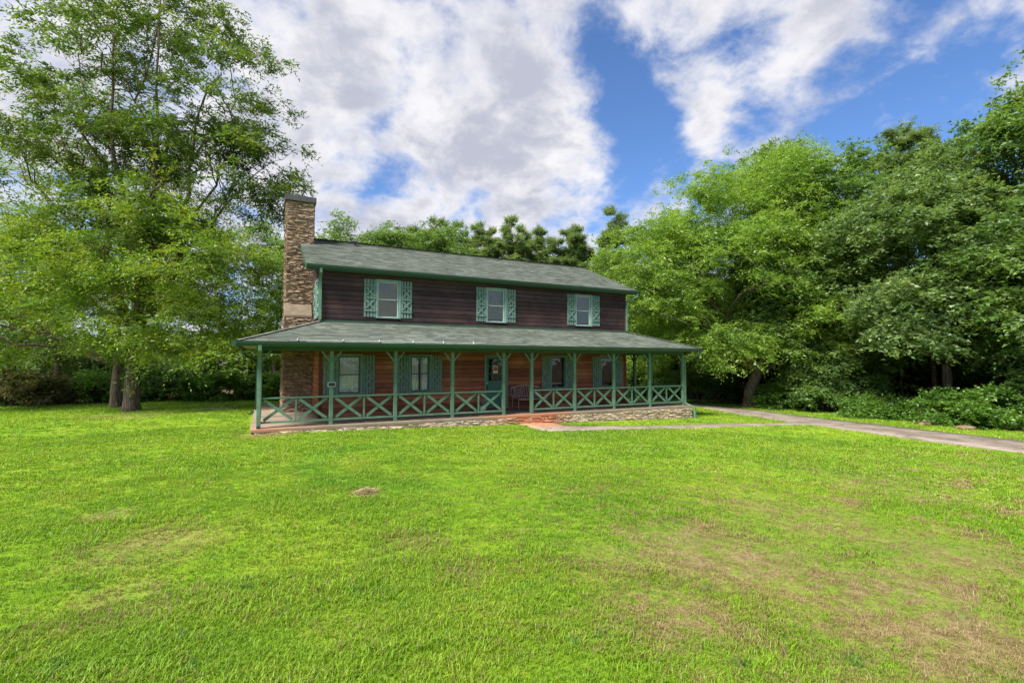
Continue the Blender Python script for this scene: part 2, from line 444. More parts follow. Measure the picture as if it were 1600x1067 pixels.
# lawn colour, shared by soil and blades: depends only on where on the lawn it is
DRY = [(4.3, 3.6, 1.1, 1.0), (1.7, 4.3, .3, .4), (-1.0, 6.3, .7, .6), (4.6, 2.1, 1.3, 1.0), (2.95, 2.9, .6, .9), (9.8, 4.6, 1.3, .45),
       (1.33, 7.42, .22, 1.0), (-1.7, 7.8, .3, .7), (6.3, 4.2, 1.3, .55), (3.1, 3.9, .6, .55), (1.45, 5.2, .45, .45), (-4.5, 22.5, 1.6, .5),
       (.1, 14.3, .7, .7), (6.6, 2.6, 1.0, .7), (-1.0, 4.9, .5, .5)]
def lawn_group():
    gt = bpy.data.node_groups.new('lawn_colour', 'ShaderNodeTree')
    gt.interface.new_socket('Color', in_out='OUTPUT', socket_type='NodeSocketColor')
    gt.interface.new_socket('Dry', in_out='OUTPUT', socket_type='NodeSocketFloat')
    t = NT(gt)
    out = t.new('NodeGroupOutput')
    g = t.new('ShaderNodeNewGeometry')
    p = t.vmath('MULTIPLY', g.outputs['Position'], (1, 1, 0))
    n1 = t.noise(p, .28, 4, .6)
    n2 = t.noise(p, 1.5, 5, .65)
    n3 = t.noise(p, 7, 4, .65)
    dry = None
    wob = t.math('MULTIPLY_ADD', t.noise(p, 2.6, 5, .7), 1.5, .25)
    for x, y, r, w in DRY:
        d = t.vmath('DISTANCE', p, (x, y, 0))
        e = t.math('MULTIPLY', t.smooth(t.math('MULTIPLY', d, wob), r * 1.5, r * .2), w)
        dry = e if dry is None else t.math('MAXIMUM', dry, e)
    dry = t.math('MULTIPLY', dry, t.smooth(t.math('ADD', t.math('MULTIPLY', n2, .45), t.math('MULTIPLY', n3, .55)), .38, .56, .25, 1))
    # a drier side to the right of the camera
    sp = t.new('ShaderNodeSeparateXYZ', inp={0: p})
    side = t.math('MULTIPLY', t.smooth(sp.outputs[0], 1.2, 5), t.smooth(sp.outputs[1], 8.5, 3.5))
    nd = t.math('MULTIPLY', t.smooth(t.math('ADD', t.math('MULTIPLY', n2, .6), t.math('MULTIPLY', n3, .4)), .48, .62), t.math('MULTIPLY_ADD', side, .85, .12))
    dry = t.math('MINIMUM', t.math('MAXIMUM', dry, nd), 1.0)
    f = t.math('ADD', t.math('MULTIPLY', n1, .5), t.math('ADD', t.math('MULTIPLY', n2, .3), t.math('MULTIPLY', n3, .2)))
    c = t.ramp(f, [(.36, (.125, .25, .012)), (.47, (.18, .31, .014)), (.55, (.23, .345, .020)), (.66, (.30, .40, .028))])
    # an arc of lusher, darker grass in front of the porch, and scattered clover
    rd = t.vmath('DISTANCE', p, (2.9, 9.6, 0))
    arc = t.math('MULTIPLY', t.smooth(t.math('ABSOLUTE', t.math('SUBTRACT', t.math('ADD', rd, t.math('MULTIPLY', n2, .7)), 2.5)), .55, .1), t.smooth(sp.outputs[0], 3.4, 2.2))
    c = t.mix(t.math('MULTIPLY', arc, .55), c, (.10, .26, .012))
    n6 = t.noise(p, 3.3, 3, .5)
    c = t.mix(t.smooth(n6, .62, .70, 0, .6), c, (.085, .20, .035))
    t.l.new(c, out.inputs[0]); t.l.new(dry, out.inputs[1])
    return gt
LAWN = lawn_group()

def ground_mat():
    m, t, b = material('lawn_soil')
    gn = t.new('ShaderNodeGroup'); gn.node_tree = LAWN
    g = t.new('ShaderNodeNewGeometry')
    n = t.noise(g.outputs['Position'], 30, 6, .75)
    n5 = t.noise(g.outputs['Position'], 6, 6, .7)
    c = t.mix(gn.outputs['Dry'], gn.outputs['Color'], t.mix(t.smooth(n5, .35, .65), (.16, .115, .05), (.30, .23, .11)))
    # thatch and shade between the blades near the camera
    f = t.smooth(n, .3, .7, .62, 1.2)
    c = t.mix(1.0, c, t.new('ShaderNodeCombineColor', inp={0: f, 1: f, 2: f}).outputs[0], 'MULTIPLY')
    # forest floor under the woods at both sides and behind
    sp = t.new('ShaderNodeSeparateXYZ', inp={0: g.outputs['Position']})
    wob = t.math('MULTIPLY', t.math('SUBTRACT', t.noise(g.outputs['Position'], .5, 4, .6), .5), 2.2)
    a1 = t.smooth(t.math('ADD', sp.outputs[1], wob), 30.5, 32.0)
    a2 = t.smooth(t.math('ADD', t.math('SUBTRACT', sp.outputs[0], t.math('MULTIPLY', sp.outputs[1], .22)), wob), 21.9, 22.9)
    w = t.math('MAXIMUM', a1, a2)
    c = t.mix(w, c, t.mix(t.smooth(n5, .35, .65), (.05, .04, .02), (.12, .09, .05)))
    t.l.new(c, b.inputs['Base Color']); b.inputs['Roughness'].default_value = 1; b.inputs['Specular IOR Level'].default_value = .1
    bp = t.new('ShaderNodeBump', inp={'Height': n, 'Strength': .7, 'Distance': .05}); t.l.new(bp.outputs[0], b.inputs['Normal'])
    return m
M_ground = ground_mat()

def blade_mat():
    m, t, b = material('grass_blades')
    o = [n for n in t.n if n.type == 'OUTPUT_MATERIAL'][0]
    t.n.remove(b)
    gn = t.new('ShaderNodeGroup'); gn.node_tree = LAWN
    g = t.new('ShaderNodeNewGeometry')
    r = g.outputs['Random Per Island']
    oi = t.new('ShaderNodeObjectInfo')
    rr = t.math('FRACT', t.math('ADD', t.math('MULTIPLY', oi.outputs['Random'], 9.7), r))
    straw = t.mix(rr, (.22, .155, .07), (.46, .36, .18))
    isdry = t.smooth(t.math('SUBTRACT', t.math('MULTIPLY_ADD', gn.outputs['Dry'], 1.1, .06), rr), -.04, .06)
    f = t.math('MULTIPLY_ADD', t.math('FRACT', t.math('MULTIPLY', rr, 13.7)), .7, .68)
    c = t.mix(1.0, gn.outputs['Color'], t.new('ShaderNodeCombineColor', inp={0: f, 1: f, 2: f}).outputs[0], 'MULTIPLY')
    c = t.mix(isdry, c, straw)
    di = t.new('ShaderNodeBsdfDiffuse'); t.l.new(c, di.inputs[0])
    tl = t.new('ShaderNodeBsdfTranslucent'); t.l.new(t.mix(1.0, c, (1.15, 1.2, .7), 'MULTIPLY'), tl.inputs[0])
    mx = t.new('ShaderNodeMixShader'); mx.inputs[0].default_value = .4
    t.l.new(di.outputs[0], mx.inputs[1]); t.l.new(tl.outputs[0], mx.inputs[2])
    gl = t.new('ShaderNodeBsdfGlossy', inp={'Roughness': .45})
    m2 = t.new('ShaderNodeMixShader'); m2.inputs[0].default_value = .03
    t.l.new(mx.outputs[0], m2.inputs[1]); t.l.new(gl.outputs[0], m2.inputs[2])
    t.l.new(m2.outputs[0], o.inputs[0])
    return m
M_blade = blade_mat()

# ------------------------------------------------------------------ ground
def gz(x, y):
    x = np.asarray(x, float); y = np.asarray(y, float)
    s = np.clip(x, 0, 24); t = np.clip((y - 16) / 12, 0, 1)
    far = np.clip((np.hypot(x - 8, y - 15) - 45) / 200, 0, 1)
    return -0.12 - 0.025 * s - 0.15 * t * t * (3 - 2 * t) + .012 * np.sin(x * 1.3 + 1) * np.sin(y * 1.1) - 1.0 * far
def gzf(x, y): return float(gz(x, y))

def build_ground():
    ax = np.concatenate([np.array([-900, -400, -200, -120, -80]), np.arange(-60, 80, 1.0), np.array([80, 120, 200, 400, 900])])
    ay = np.concatenate([np.array([-600, -300, -120, -60]), np.arange(-40, 90, 1.0), np.array([90, 130, 220, 450, 1200])])
    X, Y = np.meshgrid(ax, ay); n, m = X.shape
    v = np.stack([X.ravel(), Y.ravel(), gz(X, Y).ravel()], 1)
    i = np.arange(n * m).reshape(n, m)
    f = np.stack([i[:-1, :-1].ravel(), i[:-1, 1:].ravel(), i[1:, 1:].ravel(), i[1:, :-1].ravel()], 1)
    o = link('ground', np_mesh('ground', v, f, M_ground, True)); tag(o, kind='structure')
build_ground()

def strip(name, left, right, mat, lift, seg=24, thick=.05):
    """paving between two edge polylines, following the ground, its sides going down into it"""
    def res(pl):
        pl = [Vector((*p, 0)) for p in pl]; L = [0]
        for a, b in zip(pl, pl[1:]): L.append(L[-1] + (b - a).length)
        o = []
        for k in range(seg + 1):
            d = L[-1] * k / seg; j = max(q for q in range(len(L)) if L[q] <= d + 1e-6); j = min(j, len(pl) - 2)
            t = (d - L[j]) / (L[j + 1] - L[j]); o.append(pl[j].lerp(pl[j + 1], t))
        return o
    A, B = res(left), res(right)
    rnd = random.Random(5)
    v = []; f = []
    for k in range(seg + 1):
        a, b = A[k].copy(), B[k].copy()
        j = .05
        a.x += rnd.uniform(-j, j) * .6; b.x += rnd.uniform(-j, j) * .6; a.y += rnd.uniform(-j, j) * .4; b.y += rnd.uniform(-j, j) * .4
        row = [a.lerp(b, s / 4) for s in range(5)]
        v.append((a.x, a.y, gzf(a.x, a.y) - thick))
        for p in row: v.append((p.x, p.y, gzf(p.x, p.y) + lift))
        v.append((b.x, b.y, gzf(b.x, b.y) - thick))
    for k in range(seg):
        for s in range(6):
            f.append((k * 7 + s, (k + 1) * 7 + s, (k + 1) * 7 + s + 1, k * 7 + s + 1))
    o = link(name, mesh_from(name, v, f, mat, True)); tag(o, kind='structure')
    bm = bmesh.new(); bm.from_mesh(o.data); bmesh.ops.recalc_face_normals(bm, faces=bm.faces[:]); bm.to_mesh(o.data); bm.free()
    return o
DRV_L = [(16.3, -30), (16.9, -6), (17.35, 5.3), (17.5, 7.4), (18.2, 11.6), (19.1, 14.6), (20.1, 17.4), (21.5, 20.6), (23.5, 24.5), (25.4, 30)]
DRV_R = [(19.5, -30), (20.1, -6), (20.55, 6.3), (20.95, 8.9), (21.4, 12.4), (21.75, 14.4), (22.35, 17.2), (23.6, 21.6), (25.4, 25.5), (27.6, 31)]
strip('driveway', DRV_L, DRV_R, M_drive, .02, 70)
strip('pavement', [(7.65, 14.56), (7.66, 12.75), (9.3, 12.42), (13.5, 11.9), (17.9, 11.4), (18.9, 11.2)],
      [(9.05, 14.56), (9.05, 13.6), (9.75, 13.22), (13.5, 12.65), (18.0, 12.02), (18.95, 12.0)], M_walk, .022, 40)

# ------------------------------------------------------------------ the house
house = empty('house', (0, 0, 0))
tag(house, 'two-storey dark wood house with green metal gutters and a wraparound porch', 'house')
CX0, CX1, YW, YB = 1.55, 13.87, 16.5, 24.16
rnd = random.Random(11)

def rect_minus(x0, x1, holes):
    """intervals of x0..x1 outside the holes"""
    out = [(x0, x1)]
    for a, b in holes:
        nxt = []
        for p, q in out:
            if b <= p or a >= q: nxt.append((p, q)); continue
            if a > p: nxt.append((p, a))
            if b < q: nxt.append((b, q))
        out = nxt
    return [(p, q) for p, q in out if q - p > .02]

WIN_LOW = [(2.05, 2.89), (4.41, 5.22), (10.05, 10.84), (12.48, 13.27)]
WIN_UP = [(3.28, 4.11), (7.29, 8.13), (11.26, 12.09)]
ZL0, ZL1, ZU0, ZU1 = .72, 2.04, 3.24, 4.54
DOOR = (7.23, 8.18, 0.05, 2.03)
opens_low = [(a, b, ZL0, ZL1) for a, b in WIN_LOW] + [DOOR]
opens_up = [(a, b, ZU0, ZU1) for a, b in WIN_UP]

def wall_sheet(name, axis, pos, a0, a1, z0, z1, holes, gable=None):
    """sheathing behind the boards, with real openings"""
    mb = MB()
    zs = sorted({z0, z1} | {h[2] for h in holes} | {h[3] for h in holes})
    for za, zb in zip(zs, zs[1:]):
        hs = [(h[0], h[1]) for h in holes if h[2] < zb - 1e-6 and h[3] > za + 1e-6]
        for p, q in rect_minus(a0, a1, hs):
            if axis == 'Y': mb.box(p, pos, za, q, pos + .1, zb)
            else: mb.box(pos, p, za, pos + (.1 if pos < 5 else -.1), q, zb)
    return mb.build(name, M_sheath, house)

w_front = wall_sheet('wall', 'Y', YW + .03, CX0 + .03, CX1 - .03, -.05, 4.75, opens_low + opens_up)
w_left = wall_sheet('wall', 'X', CX0 + .03, YW + .13, YB - .03, -.05, 4.75, [(17.2, 17.95, ZU0, ZU1)])
w_right = wall_sheet('wall', 'X', CX1 - .03, YW + .13, YB - .03, -.05, 4.75, [])
w_back = wall_sheet('wall', 'Y', YB - .03, CX0 + .03, CX1 - .03, -.05, 4.75, [])
# gables above the side walls
for xs in (CX0 + .03, CX1 - .13):
    g = MB()
    pts = [(YW + .1, 4.75), (YB - .1, 4.75), (20.33, 6.36)]
    g.add([(xs, *p) for p in pts] + [(xs + .1, *p) for p in pts], [(0, 2, 1), (3, 4, 5), (0, 1, 4, 3), (1, 2, 5, 4), (2, 0, 3, 5)])
    g.build('gable', M_sheath, house)

# shared unit board: 1 m long, 16 cm high, 2 cm thick, rounded arrises
def unit_board(name, h, th, mat):
    bm = bmesh.new(); bmesh.ops.create_cube(bm, size=1)
    for v in bm.verts:
        v.co.x = v.co.x + .5; v.co.y *= th; v.co.z *= h
    me = bpy.data.meshes.new(name); bm.to_mesh(me); bm.free(); me.materials.append(mat); return me
EXPO = .1525
B_low = unit_board('siding_board', EXPO - .014, .024, M_lower)
B_up = unit_board('siding_board', EXPO - .017, .024, M_upper)

def boards(parent, me, axis, pos, a0, a1, z0, z1, holes, tilt, facing=-1, top=None):
    z = z0; row = 0
    while z < z1 - .04:
        hs = [(h[0], h[1]) for h in holes if h[2] < z + EXPO * .55 and h[3] > z + EXPO * .45]
        lo, hi = a0, a1
        if top:
            lo, hi = top(z + EXPO)
            if hi - lo < .15: break
        for p, q in rect_minus(lo, hi, hs):
            x = p
            while x < q - 1e-4:
                L = rnd.uniform(2.3, 4.2)
                e = q if q - (x + L) < .6 else x + L
                o = link('siding_board', me, parent)
                o.scale = (e - x - .003, 1, 1)
                zc = z + EXPO / 2
                if axis == 'Y':
                    o.location = (x, pos + rnd.uniform(-.002, .002), zc); o.rotation_euler = (tilt, 0, 0)
                else:
                    if facing < 0: o.location = (pos, e, zc); o.rotation_euler = (tilt, 0, -math.pi / 2)
                    else: o.location = (pos, x, zc); o.rotation_euler = (tilt, 0, math.pi / 2)
                x = e
        z += EXPO; row += 1
boards(w_front, B_low, 'Y', YW + .015, CX0 + .08, CX1 - .08, 0.0, 2.28, opens_low, 0)
boards(w_front, B_up, 'Y', YW + .008, CX0 + .01, CX1 - .05, 3.02, 4.72, opens_up, R(4))
boards(w_left, B_low, 'X', CX0 + .015, YW + .08, YB - .08, 0.0, 2.28, [], 0)
def gab(z):
    if z <= 4.78: return YW + .03, YB - .05
    d = (z - 4.70) / .4202
    return YW + .1 + d, YB - .1 - d
boards(w_left, B_up, 'X', CX0 + .008, 0, 0, 3.02, 6.3, [(17.2, 17.95, ZU0, ZU1)], R(5.5), top=gab)
boards(w_right, B_low, 'X', CX1 - .015, YW + .08, YB - .08, 0.0, 2.28, [], 0, facing=1)
boards(w_right, B_up, 'X', CX1 - .008, 0, 0, 3.02, 6.3, [], R(5.5), facing=1, top=gab)
# corner boards
for x0, x1 in ((CX0 - .012, CX0 + .09), (CX1 - .09, CX1 + .012)):
    c = MB(); c.box(x0, YW - .014, 0, x1, YW + .09, 2.27); c.build('corner_board', M_corner, house)
for x0, x1 in ((CX1 - .055, CX1 + .014),):
    c = MB(); c.box(x0, YW - .02, 3.02, x1, YW + .07, 4.70); c.build('corner_board', M_upper, house)
# dark frieze under the upper eave
c = MB(); c.box(CX0 - .005, YW - .02, 4.665, CX1 + .01, YW + .02, 4.80); c.build('frieze_board', M_upper, house)

# ---- main roof
def shingle_plane(name, org, ux, up, W, n_up, parent, clipfn=None, expo=.142, tab=.31, seed=1):
    """tabs laid in courses from the eave; ux along the eave, up along the slope (unit vectors)"""
    ux = Vector(ux); up = Vector(up).normalized(); nr = ux.cross(up).normalized()
    if nr.z < 0: nr = -nr
    rr = random.Random(seed); v = []; f = []
    org = Vector(org)
    for c in range(n_up):
        lo, hi = (0, W) if not clipfn else clipfn(c * expo, (c + 1) * expo)
        x = lo - rr.uniform(0, tab)
        while x < hi:
            w = tab * rr.uniform(.55, 1.25)
            a, b = max(x, lo), min(x + w, hi)
            if b - a > .02:
                lift = rr.uniform(.010, .017)
                b2 = b - .004
                y0 = c * expo + rr.uniform(-.006, .006); y1 = (c + 1) * expo + .02
                k = len(v)
                for (px, py, h) in ((a, y0, 0), (b2, y0, 0), (b2, y1, -.004), (a, y1, -.004), (a, y0, lift), (b2, y0, lift), (b2, y1, .002), (a, y1, .002)):
                    v.append(org + ux * px + up * py + nr * h)
                f += [(k + 4, k + 5, k + 6, k + 7), (k, k + 1, k + 5, k + 4), (k + 1, k + 2, k + 6, k + 5), (k + 3, k, k + 4, k + 7)]
            x += w
    o = link(name, mesh_from(name, v, f, M_shingle), parent); o['kind'] = 'stuff'
    bm = bmesh.new(); bm.from_mesh(o.data); bmesh.ops.recalc_face_normals(bm, faces=bm.faces[:]); bm.to_mesh(o.data); bm.free()
    return o

RX0, RX1, EY, EZ, RY, RZ = 1.13, 14.40, 16.26, 4.83, 20.33, 6.54
BY = 2 * RY - EY
def roof_box(mb, q, th):
    """slab under quad q (4 points, top face), thickness th downward"""
    q = [Vector(p) for p in q]; lo = [p - Vector((0, 0, th)) for p in q]
    n = len(q)
    mb.add(q + lo, [tuple(range(n)), tuple(reversed(range(n, 2 * n)))] + [(i, (i + 1) % n, (i + 1) % n + n, i + n) for i in range(n)])
roof = MB()
roof_box(roof, [(RX0, EY, EZ - .02), (RX1, EY, EZ - .02), (RX1, RY, RZ - .02), (RX0, RY, RZ - .02)], .09)
roof_box(roof, [(RX0, RY, RZ - .02), (RX1, RY, RZ - .02), (RX1, BY, EZ - .02), (RX0, BY, EZ - .02)], .09)
roof_o = roof.build('roof', M_fascia, house)
sl = Vector((0, RY - EY, RZ - EZ)); nlen = sl.length
shingle_plane('shingles', (RX0 - .02, EY - .02, EZ - .015), (1, 0, 0), sl, RX1 - RX0 + .04, int(nlen / .142) + 1, roof_o, seed=3)
shingle_plane('shingles', (RX0 - .02, BY + .02, EZ - .015), (1, 0, 0), (0, -sl.y, sl.z), RX1 - RX0 + .04, int(nlen / .142) + 1, roof_o, seed=4)
# ridge cap shingles
rc = MB(); x = RX0 - .02
while x < RX1:
    e = min(x + .2, RX1 + .02)
    rc.add([(x, RY - .14, RZ - .045), (e, RY - .14, RZ - .035), (e, RY, RZ + .032), (x, RY, RZ + .020), (e, RY + .14, RZ - .035), (x, RY + .14, RZ - .045)],
           [(0, 1, 2, 3), (3, 2, 4, 5)]); x += .2
rc.build('ridge_cap', M_shingle, roof_o)['kind'] = 'stuff'
# rake boards on the gable slopes, front and back, both ends
for xs in (RX0 - .025, RX1):
    for ya in (EY, BY):
        rb = MB(); q = [(xs, ya, EZ - .03), (xs + .025, ya, EZ - .03), (xs + .025, RY, RZ - .03), (xs, RY, RZ - .03)]
        roof_box(rb, q, .17); rb.build('rake_board', M_fascia, roof_o)
# eave soffit
sf = MB(); sf.box(RX0 + .01, EY + .02, 4.715, RX1 - .01, YW - .022, 4.73); sf.build('soffit', M_corner, roof_o)

def gutter(a, b, parent, h=.125, w=.12, out=(0, -1, 0)):
    """K-style gutter trough from a to b (top line), opening upward"""
    a = Vector(a); b = Vector(b); out = Vector(out)
    prof = [(0, 0), (0, -h), (w * .62, -h), (w * .74, -h * .72), (w * .96, -h * .42), (w, -h * .12), (w * 1.05, 0), (w * .93, 0), (w * .93, -h * .1), (w * .6, -h * .9), (.008, -h * .9), (.008, 0)]
    vs = []
    for p in (a, b):
        for x, z in prof: vs.append(p + out * x + Vector((0, 0, z)))
    n = len(prof)
    mb = MB(); mb.add(vs, [(i, (i + 1) % n, (i + 1) % n + n, i + n) for i in range(n)] + [tuple(range(7)), tuple(range(n, n + 7))])
    o = mb.build('gutter', M_gut, parent)
    bm = bmesh.new(); bm.from_mesh(o.data); bmesh.ops.recalc_face_normals(bm, faces=bm.faces[:]); bm.to_mesh(o.data); bm.free()
    return o
gutter((RX0 - .02, EY, EZ - .01), (RX1 + .02, EY, EZ - .01), house)
gutter((RX0 - .02, BY, EZ - .01), (RX1 + .02, BY, EZ - .01), house, out=(0, 1, 0))
c = MB(); c.box(RX0, EY + .001, 4.66, RX1, EY + .02, EZ - .045); c.build('fascia_board', M_fascia, house)

# ---- porch: slab, stone base
SX0, SX1, SY0, SYB = -.30, 15.68, 14.55, 20.85
slab = MB()
slab.box(SX0, SY0, -.075, SX1, YW + .05, 0)
slab.box(SX0, YW + .05, -.075, CX0 + .05, SYB, 0)
slab.box(CX1 - .05, YW + .05, -.075, SX1, YB, 0)
porch_floor = slab.build('porch_floor', M_slab, house, bevel=.006)
pb = MB()
pb.box(SX0 + .10, SY0 + .10, -1.1, SX1 - .10, YB - .1, -.075)
porch_base = pb.build('porch_base', M_clayrock, house)
side = MB(); side.box(SX0 + .015, SY0 + .13, -.9, SX0 + .098, SYB - .02, -.0752); side.build('foundation', M_slab, house)

# irregular ledge-stone meshes, unit size, shared
def stone_mesh(seed, mat):
    rr = random.Random(seed)
    bm = bmesh.new(); bmesh.ops.create_cube(bm, size=1)
    bmesh.ops.subdivide_edges(bm, edges=[e for e in bm.edges if abs(e.verts[0].co.x - e.verts[1].co.x) > .5], cuts=2)
    for v in bm.verts:
        v.co.y += rr.uniform(-.22, .18) if v.co.y < 0 else 0
        v.co.z += rr.uniform(-.11, .08) * (1 if v.co.z > 0 else .6)
        v.co.x += rr.uniform(-.03, .03)
    me = bpy.data.meshes.new('stone'); bm.to_mesh(me); bm.free(); me.materials.append(mat); return me
ST_base = [stone_mesh(i, M_base) for i in range(8)]
ST_chim = [stone_mesh(40 + i, M_ledge) for i in range(8)]
for m_ in ST_base + ST_chim: m_.materials.clear
def lay_stones(parent, variants, axis, pos, facing, a0, a1, ztop, zbot, seed, hmin, hmax, lmin, lmax, depth=.1, limit=300, stuff_mat=None, first_visible=None):
    """courses of thin stones on a face; the longest ones single objects, the rest one mesh"""
    rr = random.Random(seed); items = []
    z = ztop
    while True:
        h = rr.uniform(hmin, hmax)
        zz = z - h
        x = a0 - rr.uniform(0, lmin) * .0
        anyrow = False
        while x < a1 - .02:
            L = rr.uniform(lmin, lmax)
            e = a1 if a1 - (x + L) < lmin * .6 else x + L
            xm = (x + e) / 2
            if z > zbot(xm):
                anyrow = True
                if h > .055 and rr.random() < .35:
                    items.append((x, e, zz, zz + h * .52)); items.append((x, e, zz + h * .52, z))
                else: items.append((x, e, zz, z))
            x = e
        z = zz
        if not anyrow: break
    items.sort(key=lambda i: -(i[1] - i[0]) * (i[3] - i[2]))
    V = []; F = []
    for k, (x, e, za, zb) in enumerate(items):
        me = rr.choice(variants)
        g = .001
        sx, sz = e - x - g, zb - za - g
        out = rr.uniform(-.010, .016)
        cxy = (x + e) / 2
        loc = Vector((cxy, pos + facing * out, (za + zb) / 2)) if axis == 'Y' else Vector((pos + facing * out, cxy, (za + zb) / 2))
        rot = 0 if axis == 'Y' else math.pi / 2
        if facing > 0: rot += math.pi
        if axis == 'X': rot = -math.pi / 2 if facing < 0 else math.pi / 2
        mat4 = Matrix.Translation(loc) @ Matrix.Rotation(rot, 4, 'Z') @ Matrix.Diagonal((sx, depth, sz, 1))
        if k < limit:
            o = link('stone', me, parent); o.matrix_local = mat4
        else:
            b0 = len(V); V += [mat4 @ v.co for v in me.vertices]; F += [tuple(i + b0 for i in p.vertices) for p in me.polygons]
    if V:
        o = link('stones', mesh_from('stones', V, F, stuff_mat), parent); o['kind'] = 'stuff'

def zb_front(x): return gzf(x, SY0) - .05
lay_stones(porch_base, ST_base, 'Y', SY0 + .06, -1, SX0 + .1, SX1 - .02, -.076, zb_front, 7, .038, .070, .16, .50, .1, 300, M_base)
lay_stones(porch_base, ST_base, 'X', SX1 - .06, 1, SY0 + .05, 24.1, -.076, lambda y: -.75, 8, .045, .085, .2, .5, .1, 60, M_base)

# ---- porch posts, brackets, beam
PX = [-.11, 1.72, 3.55, 5.37, 7.19, 8.27, 10.05, 11.83, 13.61, 15.40]
PY = 14.80
BZ = 2.095
beam = MB()
beam.box(-.11 - .07, PY - .07, BZ, 15.40 + .07, PY + .07, BZ + .17)
beam.box(-.11 - .07, PY + .072, BZ, -.11 + .07, 20.6, BZ + .17)
beam.box(15.40 - .07, PY + .072, BZ, 15.40 + .07, 24.0, BZ + .17)
beam.box(-.11 + .072, 20.5, BZ, CX0 - .02, 20.6, BZ + .17)
beam.build('porch_beam', M_fascia, house)
post_me = None
def post(x, y, dirs):
    global post_me
    if post_me is None:
        mb = MB(); mb.box(-.052, -.052, 0, .052, .052, BZ)
        o = mb.build('porch_post', M_post, house, bevel=.006); post_me = o.data
    else: o = link('porch_post', post_me, house)
    o.location = (x, y, 0)
    for dx, dy in dirs:
        k = MB(); up = (0, 1, 0) if dx else (1, 0, 0)
        k.bar((dx * .04, dy * .04, BZ - .30), (dx * .27, dy * .27, BZ - .01), .045, .05, up)
        k.build('bracket', M_post, o)
    return o
for i, x in enumerate(PX):
    d = [(-1, 0), (1, 0)]
    if i == 0: d = [(1, 0), (0, 1)]
    if i == 9: d = [(-1, 0), (0, 1)]
    post(x, PY, d)
SIDE = [16.63, 17.72, 19.53, 21.35, 23.2]
for y in SIDE: post(15.40, y, [(0, -1), (0, 1)])
for y in (17.6, 20.48): post(-.11, y, [(0, -1)] if y > 20 else [(0, 1), (0, -1)])

def railing(p, q):
    """cross-braced railing bay between two posts"""
    p = Vector(p); q = Vector(q); d = (q - p).normalized(); a = p + d * .055; b = q - d * .055
    nrm = Vector((d.y, -d.x, 0))
    def P(t, z, off=0): return a.lerp(b, t) + Vector((0, 0, z)) + nrm * off
    mb = MB(); mb.bar(P(0, .80), P(1, .80), .10, .04); mb.bar(P(0, .145), P(1, .145), .085, .05)
    r = mb.build('railing', M_post, house)
    k = MB(); k.bar(P(.5, .17), P(.5, .778), .045, .045, up=tuple(d)); k.build('baluster', M_post, r)
    for s0, s1 in ((.012, .478), (.522, .988)):
        w = .078
        for (t0, z0, t1, z1, off) in ((s0 + .025, .755, s1 - .025, .195, .014), (s0 + .025, .195, s1 - .025, .755, -.016)):
            m2 = MB(); m2.bar(P(t0, z0, off), P(t1, z1, off), .026, w, up=(0, 0, 1)); m2.build('cross_board', M_post, r)
for i in range(9):
    if i != 4: railing((PX[i], PY, 0), (PX[i + 1], PY, 0))
railing((15.40, PY, 0), (15.40, SIDE[0], 0))
for a_, b_ in zip(SIDE[1:], SIDE[2:]): railing((15.40, a_, 0), (15.40, b_, 0))

# ---- porch roof: front slope and two side slopes with hips
PE0, PE1, PEY, PEZ, PTZ = -.65, 15.95, 14.28, 2.33, 3.07
pr = MB()
F1 = [(PE0, PEY, PEZ), (PE1, PEY, PEZ), (CX1, YW + .02, PTZ), (CX0, YW + .02, PTZ)]
LB, RB = 20.95, 24.3
F2 = [(PE0, LB, PEZ), (PE0, PEY, PEZ), (CX0, YW + .02, PTZ), (CX0, LB, PTZ)]
F3 = [(PE1, PEY, PEZ), (PE1, RB, PEZ), (CX1, RB, PTZ), (CX1, YW + .02, PTZ)]
for q in (F1, F2, F3): roof_box(pr, [(x, y, z - .02) for x, y, z in q], .05)
porch_roof = pr.build('porch_roof', M_fascia, house)
runf = Vector((0, YW + .02 - PEY, PTZ - PEZ)); Lf = runf.length
def clipF(a, b):
    t = (b - .02) / Lf; return (CX0 - PE0) * t, (PE1 - PE0) - (PE1 - CX1) * t
def clipL(a, b):
    t = (b - .02) / Lf; return (YW + .02 - PEY) * t, LB - PEY + .03
def clipR(a, b):
    t = (b - .02) / Lf; return (YW + .02 - PEY) * t, RB - PEY + .03
ncs = int(Lf / .142)
shingle_plane('shingles', (PE0, PEY - .0, PEZ - .015), (1, 0, 0), runf, PE1 - PE0, ncs, porch_roof, clipF, Lf / ncs, seed=6)
shingle_plane('shingles', (PE0, PEY, PEZ - .015), (0, 1, 0), (CX0 - PE0, 0, PTZ - PEZ), 6, ncs, porch_roof, clipL, Lf / ncs, seed=7)
shingle_plane('shingles', (PE1, PEY, PEZ - .015), (0, 1, 0), (CX1 - PE1, 0, PTZ - PEZ), 6, ncs, porch_roof, clipR, Lf / ncs, seed=8)
hp = MB()
for a, b in (((PE0, PEY, PEZ), (CX0, YW, PTZ)), ((PE1, PEY, PEZ), (CX1, YW, PTZ))):
    a = Vector(a); b = Vector(b)
    for k in range(14):
        p = a.lerp(b, k / 14); q = a.lerp(b, min(1, (k + 1.15) / 14))
        sgn = 1 if b.x > a.x else -1
        s = Vector((sgn, -1, 0)).normalized() * .09; dz = Vector((0, 0, .022)); lo = Vector((0, 0, .004))
        hp.add([p - s + lo, q - s + lo * .6, q + dz * .8, p + dz * 1.4, q + s + lo * .6, p + s + lo], [(0, 1, 2, 3), (3, 2, 4, 5)])
hp.build('hip_cap', M_shingle, porch_roof)['kind'] = 'stuff'
